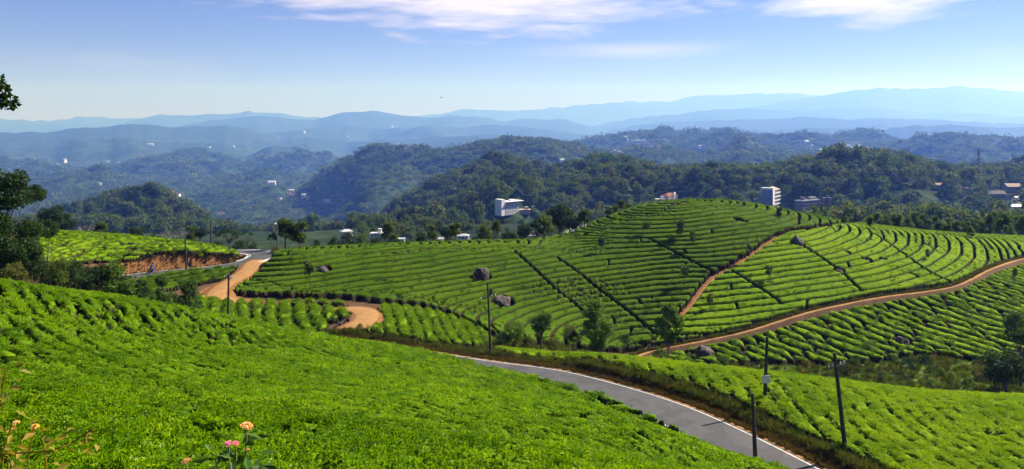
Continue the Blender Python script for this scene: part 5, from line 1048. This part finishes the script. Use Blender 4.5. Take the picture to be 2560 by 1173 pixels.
# ------------------------------------------------------------------ kerbs at the bend, motorbike
k0 = int(np.argmin(np.hypot(ROAD2[:, 0] - W(600, 0, 140)[0], ROAD2[:, 1] - 140))); seg = ROAD2[k0:k0 + 34]
for o_ in (-2.55, 2.55): link('kerb', mesh_np('kerb', *ribbon(seg, [o_ - .16, o_ - .15, o_ + .15, o_ + .16], [-.05, .16, .16, -.05])), M['kerb'], kind='structure')
def motorbike():
    i = int(np.argmin(np.abs(CX + FP * ROAD2[:, 0] / ROAD2[:, 1] - 385) + 1e3 * (ROAD2[:, 1] > 140))); p = ROAD2[i]; t = ROAD2[i + 1] - p; rz = math.atan2(t[1], t[0])
    o = empty('motorbike', (p[0], p[1], p[2] + .06), 'dark motorbike on the road below the orange bank', 'motorbike', rz=rz)
    for x in (-.62, .66):
        w_ = MB(); P = [(x + .28 * math.cos(a), 0, .31 + .28 * math.sin(a)) for a in np.linspace(0, 2 * math.pi, 15)]; w_.tube(P, .06, 6, False); wh = w_.build('wheel', M['tyre'], o); MB().tube([(x, -.05, .31), (x, .05, .31)], .17, 10).build('rim', M['steel'], wh)
    b = MB(); b.tube([(-.62, 0, .31), (-.1, 0, .45), (.25, 0, .75), (.55, 0, .85), (.66, 0, .31)], .06, 6); b.box((0, 0, .42), (.22, .13, .16)); b.build('frame', M['pole'], o); MB().tube([(.05, 0, .78), (.3, 0, .85), (.48, 0, .78)], [.08, .15, .08], 9).build('tank', M['cloth_blue'], o); MB().tube([(-.75, 0, .80), (-.3, 0, .77), (.05, 0, .77)], [.08, .12, .10], 8).build('seat', M['tyre'], o); MB().tube([(.5, -.36, 1.0), (.58, 0, .95), (.5, .36, 1.0)], .02, 5).build('handlebar', M['steel'], o)
    # rider: one body grown along a skeleton
    q = empty('person', (p[0], p[1], p[2] + .06), 'person in dark blue sitting on the motorbike, leaning forward', 'person', rz=rz)
    m = MB(); V = [(-.25, 0, .90), (-.15, 0, 1.15), (0, 0, 1.38), (.05, 0, 1.50), (.10, 0, 1.64), (0, .20, 1.36), (.20, .32, 1.15), (.48, .34, 1.03), (0, -.20, 1.36), (.20, -.32, 1.15), (.48, -.34, 1.03), (-.22, .12, .88), (.22, .20, .80), (.02, .18, .40), (.14, .18, .33), (-.22, -.12, .88), (.22, -.20, .80), (.02, -.18, .40), (.14, -.18, .33)]
    E = [(0, 1), (1, 2), (2, 3), (3, 4), (2, 5), (5, 6), (6, 7), (2, 8), (8, 9), (9, 10), (0, 11), (11, 12), (12, 13), (13, 14), (0, 15), (15, 16), (16, 17), (17, 18)]; RD = [.15, .16, .15, .06, .11, .08, .05, .04, .08, .05, .04, .10, .08, .055, .045, .10, .08, .055, .045]
    me = bpy.data.meshes.new('body'); me.from_pydata(V, E, []); me.materials.append(M['cloth_blue']); bo = link('body', me, None, q); md = bo.modifiers.new('skin', 'SKIN')
    for s, rr_ in zip(me.skin_vertices[0].data if me.skin_vertices else [], RD): s.radius = (rr_, rr_)
    bo.modifiers.new('sub', 'SUBSURF').levels = 1
    MB().tube([(.10, 0, 1.60), (.10, 0, 1.70), (.10, 0, 1.80), (.10, 0, 1.84)], [.10, .135, .11, .03], 9).build('helmet', M['tyre'], q, True)
motorbike()
def bird():
    p = Vector(W(1104, 245, 160)); o = empty('bird', tuple(p), 'tiny dark bird high in the sky over the far ridges', 'bird'); b = MB(); b.tube([(-.2, 0, 0), (-.05, 0, .02), (.12, 0, .02), (.2, 0, 0)], [.01, .06, .05, .01], 6)
    b.add([(.08, 0, .03), (-.08, 0, .03), (-.12, .35, .14), (.02, .38, .15), (-.1, .62, .08)], [(0, 1, 2, 3), (3, 2, 4)]); b.add([(.08, 0, .03), (-.08, 0, .03), (-.12, -.35, .14), (.02, -.38, .15), (-.1, -.62, .08)], [(3, 2, 1, 0), (4, 2, 3)]); b.build('body', M['feather'], o)
bird()

# ------------------------------------------------------------------ grass, dry verge, hedge bank
def tuft(seed, n, h, spread, mat, wide=.03):
    r = np.random.default_rng(seed); a = r.uniform(0, 6.28, n); q = spread * np.sqrt(r.random(n)); B = np.stack([q * np.cos(a), q * np.sin(a), 0 * a - .03], -1); az = r.uniform(0, 6.28, n); el = r.uniform(.7, 1.5, n)
    D = np.stack([np.cos(az) * np.cos(el), np.sin(az) * np.cos(el), np.sin(el)], -1); V, F = blades(B, D, unit(r.normal(0, 1, (n, 3))), h * r.uniform(.5, 1.2, n), wide * r.uniform(.7, 1.5, n)); me = mesh_np('tuft', V, F, False); me.materials.append(mat); return bpy.data.objects.new('tuft', me)
def along(C, i0, i1, n, lo, hi, side, seed):
    r = np.random.default_rng(seed); i = r.uniform(i0, i1 - 1.01, n); k = i.astype(int); f = (i - k)[:, None]; P = C[k] * (1 - f) + C[k + 1] * f; t = C[k + 1] - C[k]; nx = np.stack([-t[:, 1], t[:, 0]], -1); nx /= np.linalg.norm(nx, axis=1)[:, None]
    q = r.uniform(lo, hi, n) * side; x = P[:, 0] + nx[:, 0] * q; y = P[:, 1] + nx[:, 1] * q; return np.stack([x, y, z_ground(x, y)], -1), r
def spread(name, P, r, protos, s0, s1, label, cat='grass'):
    n = len(P); s = r.uniform(s0, s1, n); scatter(name, P, np.stack([r.normal(0, .12, n), r.normal(0, .12, n), r.uniform(0, 6.28, n)], -1), np.stack([s, s, s * r.uniform(.7, 1.3, n)], -1), r.integers(0, len(protos), n), protos, label=label, cat=cat)
TD = [tuft(s, 34, .45, .22, M['dry_grass'], .04) for s in range(4)]; TB = [tuft(10 + s, 46, .75, .30, M['brush'], .07) for s in range(4)]; TG = [tuft(20 + s, 30, .35, .3, M['tree_light'], .05) for s in range(3)]
nR = len(ROAD)
P, r = along(ROAD, 0, nR - 8, 4200, ROAD_HW + .25, ROAD_HW + 2.0, -1, 31); spread('dry_grass', P, r, TD, .35, .9, 'dry brown grass on the verge right of the road')
P, r = along(ROAD, 0, nR - 8, 2600, ROAD_HW + 1.5, ROAD_HW + 2.9, -1, 32); spread('bank_grass', P, r, TB + TG, .5, 1.0, 'dark brownish scrub hedge on the bank between road and tea')
P, r = along(ROAD, 0, nR - 8, 500, ROAD_HW + .1, ROAD_HW + .5, 1, 33); spread('verge_grass', P, r, TD, .3, .6, 'thin dry grass on the near verge of the road')
P, r = along(TRACK, 1, len(TRACK), 3200, .35, 1.5, 1, 34); spread('track_grass', P, r, TD + TB[:1], .35, .8, 'dry rusty grass on the cut bank above the dirt track')
P, r = along(ROAD2, 10, k0 + 6, 500, 2.5, 3.6, 1, 35); spread('road_bank_grass', P, r, TD, .4, .8, 'dry grass tufts along the orange bank')
def dip_grass():
    r = np.random.default_rng(36); n = 9000; y = r.uniform(92, 117, n); px = r.uniform(1180, 2800, n); x = (px - CX) / FP * y; z = z_ground(x, y); py = HY - FP * z / y
    k = (line_dist(x, y, ROAD)[0] > 5.5) & (line_dist(x, y, TRACK)[0] > 1.5) & (py > 850) & ~inpoly(px, py, [(1640,906),(1720,872),(1850,846),(2050,788),(2560,660),(2950,624),(2950,950),(2560,918),(2300,892),(2200,908),(2080,916),(1900,912),(1800,918),(1700,918)]); P = np.stack([x, y, z], -1)[k]
    spread('scrub_grass', P, r, TG + TB[:1], .5, 1.3, 'rough green and olive grass in the dip beyond the right field')
    n = 2500; y = r.uniform(57, 112, n); px = r.uniform(-260, 520, n); x = (px - CX) / FP * y; k = y > crest(px, [(-400,60),(0,60),(320,72),(640,84)]); x, y = x[k], y[k]; spread('thicket_grass', np.stack([x, y, z_ground(x, y)], -1), r, TB + TG[:1], .7, 1.6, 'dark undergrowth below the thicket at left')
dip_grass()

# ------------------------------------------------------------------ flowering shrubs by the camera, overhanging branch
M['lantana_leaf'] = leafmat('lantana_leaf', [(0, (.02, .06, .012)), (.6, (.045, .11, .016)), (1, (.09, .16, .02))], .3)
M['yellow_leaf'] = leafmat('yellow_leaf', [(0, (.05, .07, .012)), (.4, (.15, .14, .015)), (.75, (.24, .19, .02)), (1, (.30, .20, .04))], .35)
for nm, c in (('orange', (.85, .22, .035)), ('pink', (.72, .06, .30)), ('peach', (.85, .40, .20)), ('yellow', (.80, .50, .06))): M[nm] = simple('petal_' + nm, c, .6, .3, .3, 60)
M['stem_green'] = simple('stem_green', (.16, .20, .05), .7, .2, .25, 20)
def flower_head(parent, c, w_, tilt, mats, seed):
    r = random.Random(seed); o = None; b = [MB() for _ in mats]
    for k in range(70):
        a = r.uniform(0, 6.28); q = math.sqrt(r.random()); p = Vector((w_ / 2 * q * math.cos(a), w_ / 2 * q * math.sin(a), w_ * .22 * (1 - q * q) + r.uniform(-.001, .001))); m = b[k % len(b)]; s = w_ * .11
        for j in range(4):
            t = r.uniform(0, 6.28) + j * 1.57; e = Vector((math.cos(t), math.sin(t), .35)) * s; f = Vector((-math.sin(t), math.cos(t), .1)) * s * .5; m.add([p, p + e * .6 + f, p + e, p + e * .6 - f], [(0, 1, 2, 3)])
    for m, mt in zip(b, mats): q = m.build('flower_head', mt, parent, loc=c); q.rotation_euler = tilt
def leaf_set(name, parent, pts, mat, seed, size):
    r = np.random.default_rng(seed); B = np.array(pts, float); n = len(B); az = r.uniform(0, 6.28, n); D = np.stack([np.cos(az), np.sin(az) * .7, r.uniform(-.6, .35, n)], -1)
    V, F = blades(B, unit(D), unit(r.normal(0, .5, (n, 3)) + [0, 0, 1]), size * r.uniform(.7, 1.25, n), size * r.uniform(.45, .62, n), .14)
    for k in range(n):
        me = mesh_np(name, V[k * 4:k * 4 + 4], np.array([[0, 1, 2], [0, 2, 3]]), False); link(name, me, mat, parent)
def lantana():
    D_ = 2.3; base = Vector((W(585, 0, D_)[0], D_, gz(W(585, 0, D_)[0], D_))); o = empty('lantana_shrub', tuple(base), 'lantana shrub with pink and orange flower heads close to the viewer', 'shrub'); pt = lambda px, py, dd=0: Vector(W(px, py, D_ + dd)) - base
    st = MB()
    for (px, py) in ((617, 1070), (572, 1112), (590, 1112), (465, 1157), (617, 1120), (540, 1135), (640, 1150)):
        e = pt(px, py); st.tube([(0, 0, -.05), (e.x * .3, .02, e.z * .6), (e.x * .75 + .0, .01, e.z * .88), e], [.006, .005, .004, .0025], 6)
    st.build('stem', M['stem_green'], o)
    flower_head(o, pt(617, 1066), .031, (R(12), R(14), 0), [M['orange'], M['orange'], M['peach']], 1); flower_head(o, pt(571, 1110), .021, (R(20), 0, 0), [M['pink'], M['pink'], M['peach']], 2); flower_head(o, pt(589, 1109), .018, (R(20), R(10), 0), [M['pink'], M['orange']], 3)
    flower_head(o, pt(465, 1154), .026, (R(10), R(-18), 0), [M['peach'], M['orange']], 4); flower_head(o, pt(617, 1125), .014, (0, 0, 0), [M['yellow'], M['pink']], 5)
    r = random.Random(4); pts = [pt(r.uniform(520, 660), r.uniform(1122, 1250), r.uniform(-.1, .15)) for _ in range(46)] + [pt(r.uniform(585, 635), r.uniform(1082, 1100), r.uniform(-.02, .05)) for _ in range(6)] + [pt(r.uniform(440, 520), r.uniform(1165, 1260), r.uniform(-.1, .1)) for _ in range(14)]
    leaf_set('leaf', o, pts, M['lantana_leaf'], 5, .05)
lantana()
def left_shrub():
    D_ = 2.7; base = Vector((W(60, 0, D_)[0], D_, gz(W(60, 0, D_)[0], D_))); o = empty('yellow_shrub', tuple(base), 'blurry yellow-leaved shrub with dull orange blossoms in the lower left corner', 'shrub'); pt = lambda px, py, dd=0: Vector(W(px, py, D_ + dd)) - base
    st = MB(); r = random.Random(8)
    for P in ([(-60, 1140), (40, 1133), (120, 1128), (175, 1112), (235, 1070)], [(60, 1260), (70, 1150), (85, 1070)], [(0, 1260), (10, 1120), (30, 1060)], [(-30, 1240), (0, 1020), (15, 920)], [(120, 1250), (115, 1150), (108, 1100)]): st.tube([pt(*q) for q in P], .003, 5)
    st.build('stem', M['yellow_leaf'], o)
    pts = [pt(r.uniform(-60, 140), r.uniform(1060, 1260), r.uniform(-.15, .15)) for _ in range(90)] + [pt(r.uniform(120, 240), 1128 - (k * 3) + r.uniform(-8, 14), r.uniform(-.03, .03)) for k in range(18)] + [pt(r.uniform(-60, 60), r.uniform(905, 1010), r.uniform(-.1, .1)) for _ in range(26)] + [pt(r.uniform(-80, 60), r.uniform(1000, 1070), r.uniform(-.1, .1)) for _ in range(10)]
    leaf_set('leaf', o, pts, M['yellow_leaf'], 9, .038)
    flower_head(o, pt(40, 1058), .022, (R(15), 0, 0), [M['yellow'], M['peach']], 6); flower_head(o, pt(88, 1068), .026, (R(15), R(10), 0), [M['yellow'], M['orange']], 7)
left_shrub()
def overhang():
    D_ = 8.0; bx = W(-420, 0, D_)[0]; base = Vector((bx, D_, gz(bx, D_) - .1)); o = empty('tree', tuple(base), 'leafy branch tip reaching in at the upper left corner', 'tree'); pt = lambda px, py, dd=0: Vector(W(px, py, D_ + dd)) - base
    t = MB(); t.tube([(0, 0, 0), (.1, 0, 2.2), (.0, .1, 4.2), (-.1, .1, 5.2)], [.16, .13, .09, .03], 9); a = Vector((.05, .05, 3.0))
    tips = [(6, 214), (20, 246), (30, 262), (2, 255), (12, 230), (-6, 204), (-30, 215), (-60, 250), (-110, 230), (-150, 190), (-200, 260)]
    main = [a, pt(-250, 275), pt(-100, 268), pt(-20, 262), pt(12, 252)]; t.tube(main, [.05, .035, .022, .012, .006], 6)
    for q in tips: t.tube([main[2] if q[0] < -20 else main[3], (pt(*q) + main[3]) / 2, pt(*q)], [.010, .007, .003], 5)
    t.build('trunk', M['bark'], o, True)
    cl = [(tuple(pt(*q)), .042) for q in tips] + [((math.cos(k) * .9, math.sin(k * 1.7) * .9, 3.4 + .2 * k), .4) for k in range(10)]
    me = crown_mesh('crown', cl[:11], 300, .06, 3, M['tree_dark']); link('crown', me, None, o); link('crown', crown_mesh('crown', cl[11:], 1500, .09, 4, M['tree_dark']), None, o)
overhang()
def haze():
    b = MB(); b.box((0, 15000, 300), (28000, 15500, 900))
    m, nt, L, out = newmat('haze'); v = nt.nodes.new('ShaderNodeVolumePrincipled')
    v.inputs['Color'].default_value = (*HAZE_COLOR, 1); v.inputs['Density'].default_value = HAZE_DENSITY; v.inputs['Absorption Color'].default_value = (1, 1, 1, 1); v.inputs['Anisotropy'].default_value = 0.25
    L(v.outputs[0], out.inputs['Volume']); b.build('haze', m, kind='stuff')
haze()
print('Z range far', FZ.min(), FZ.max())
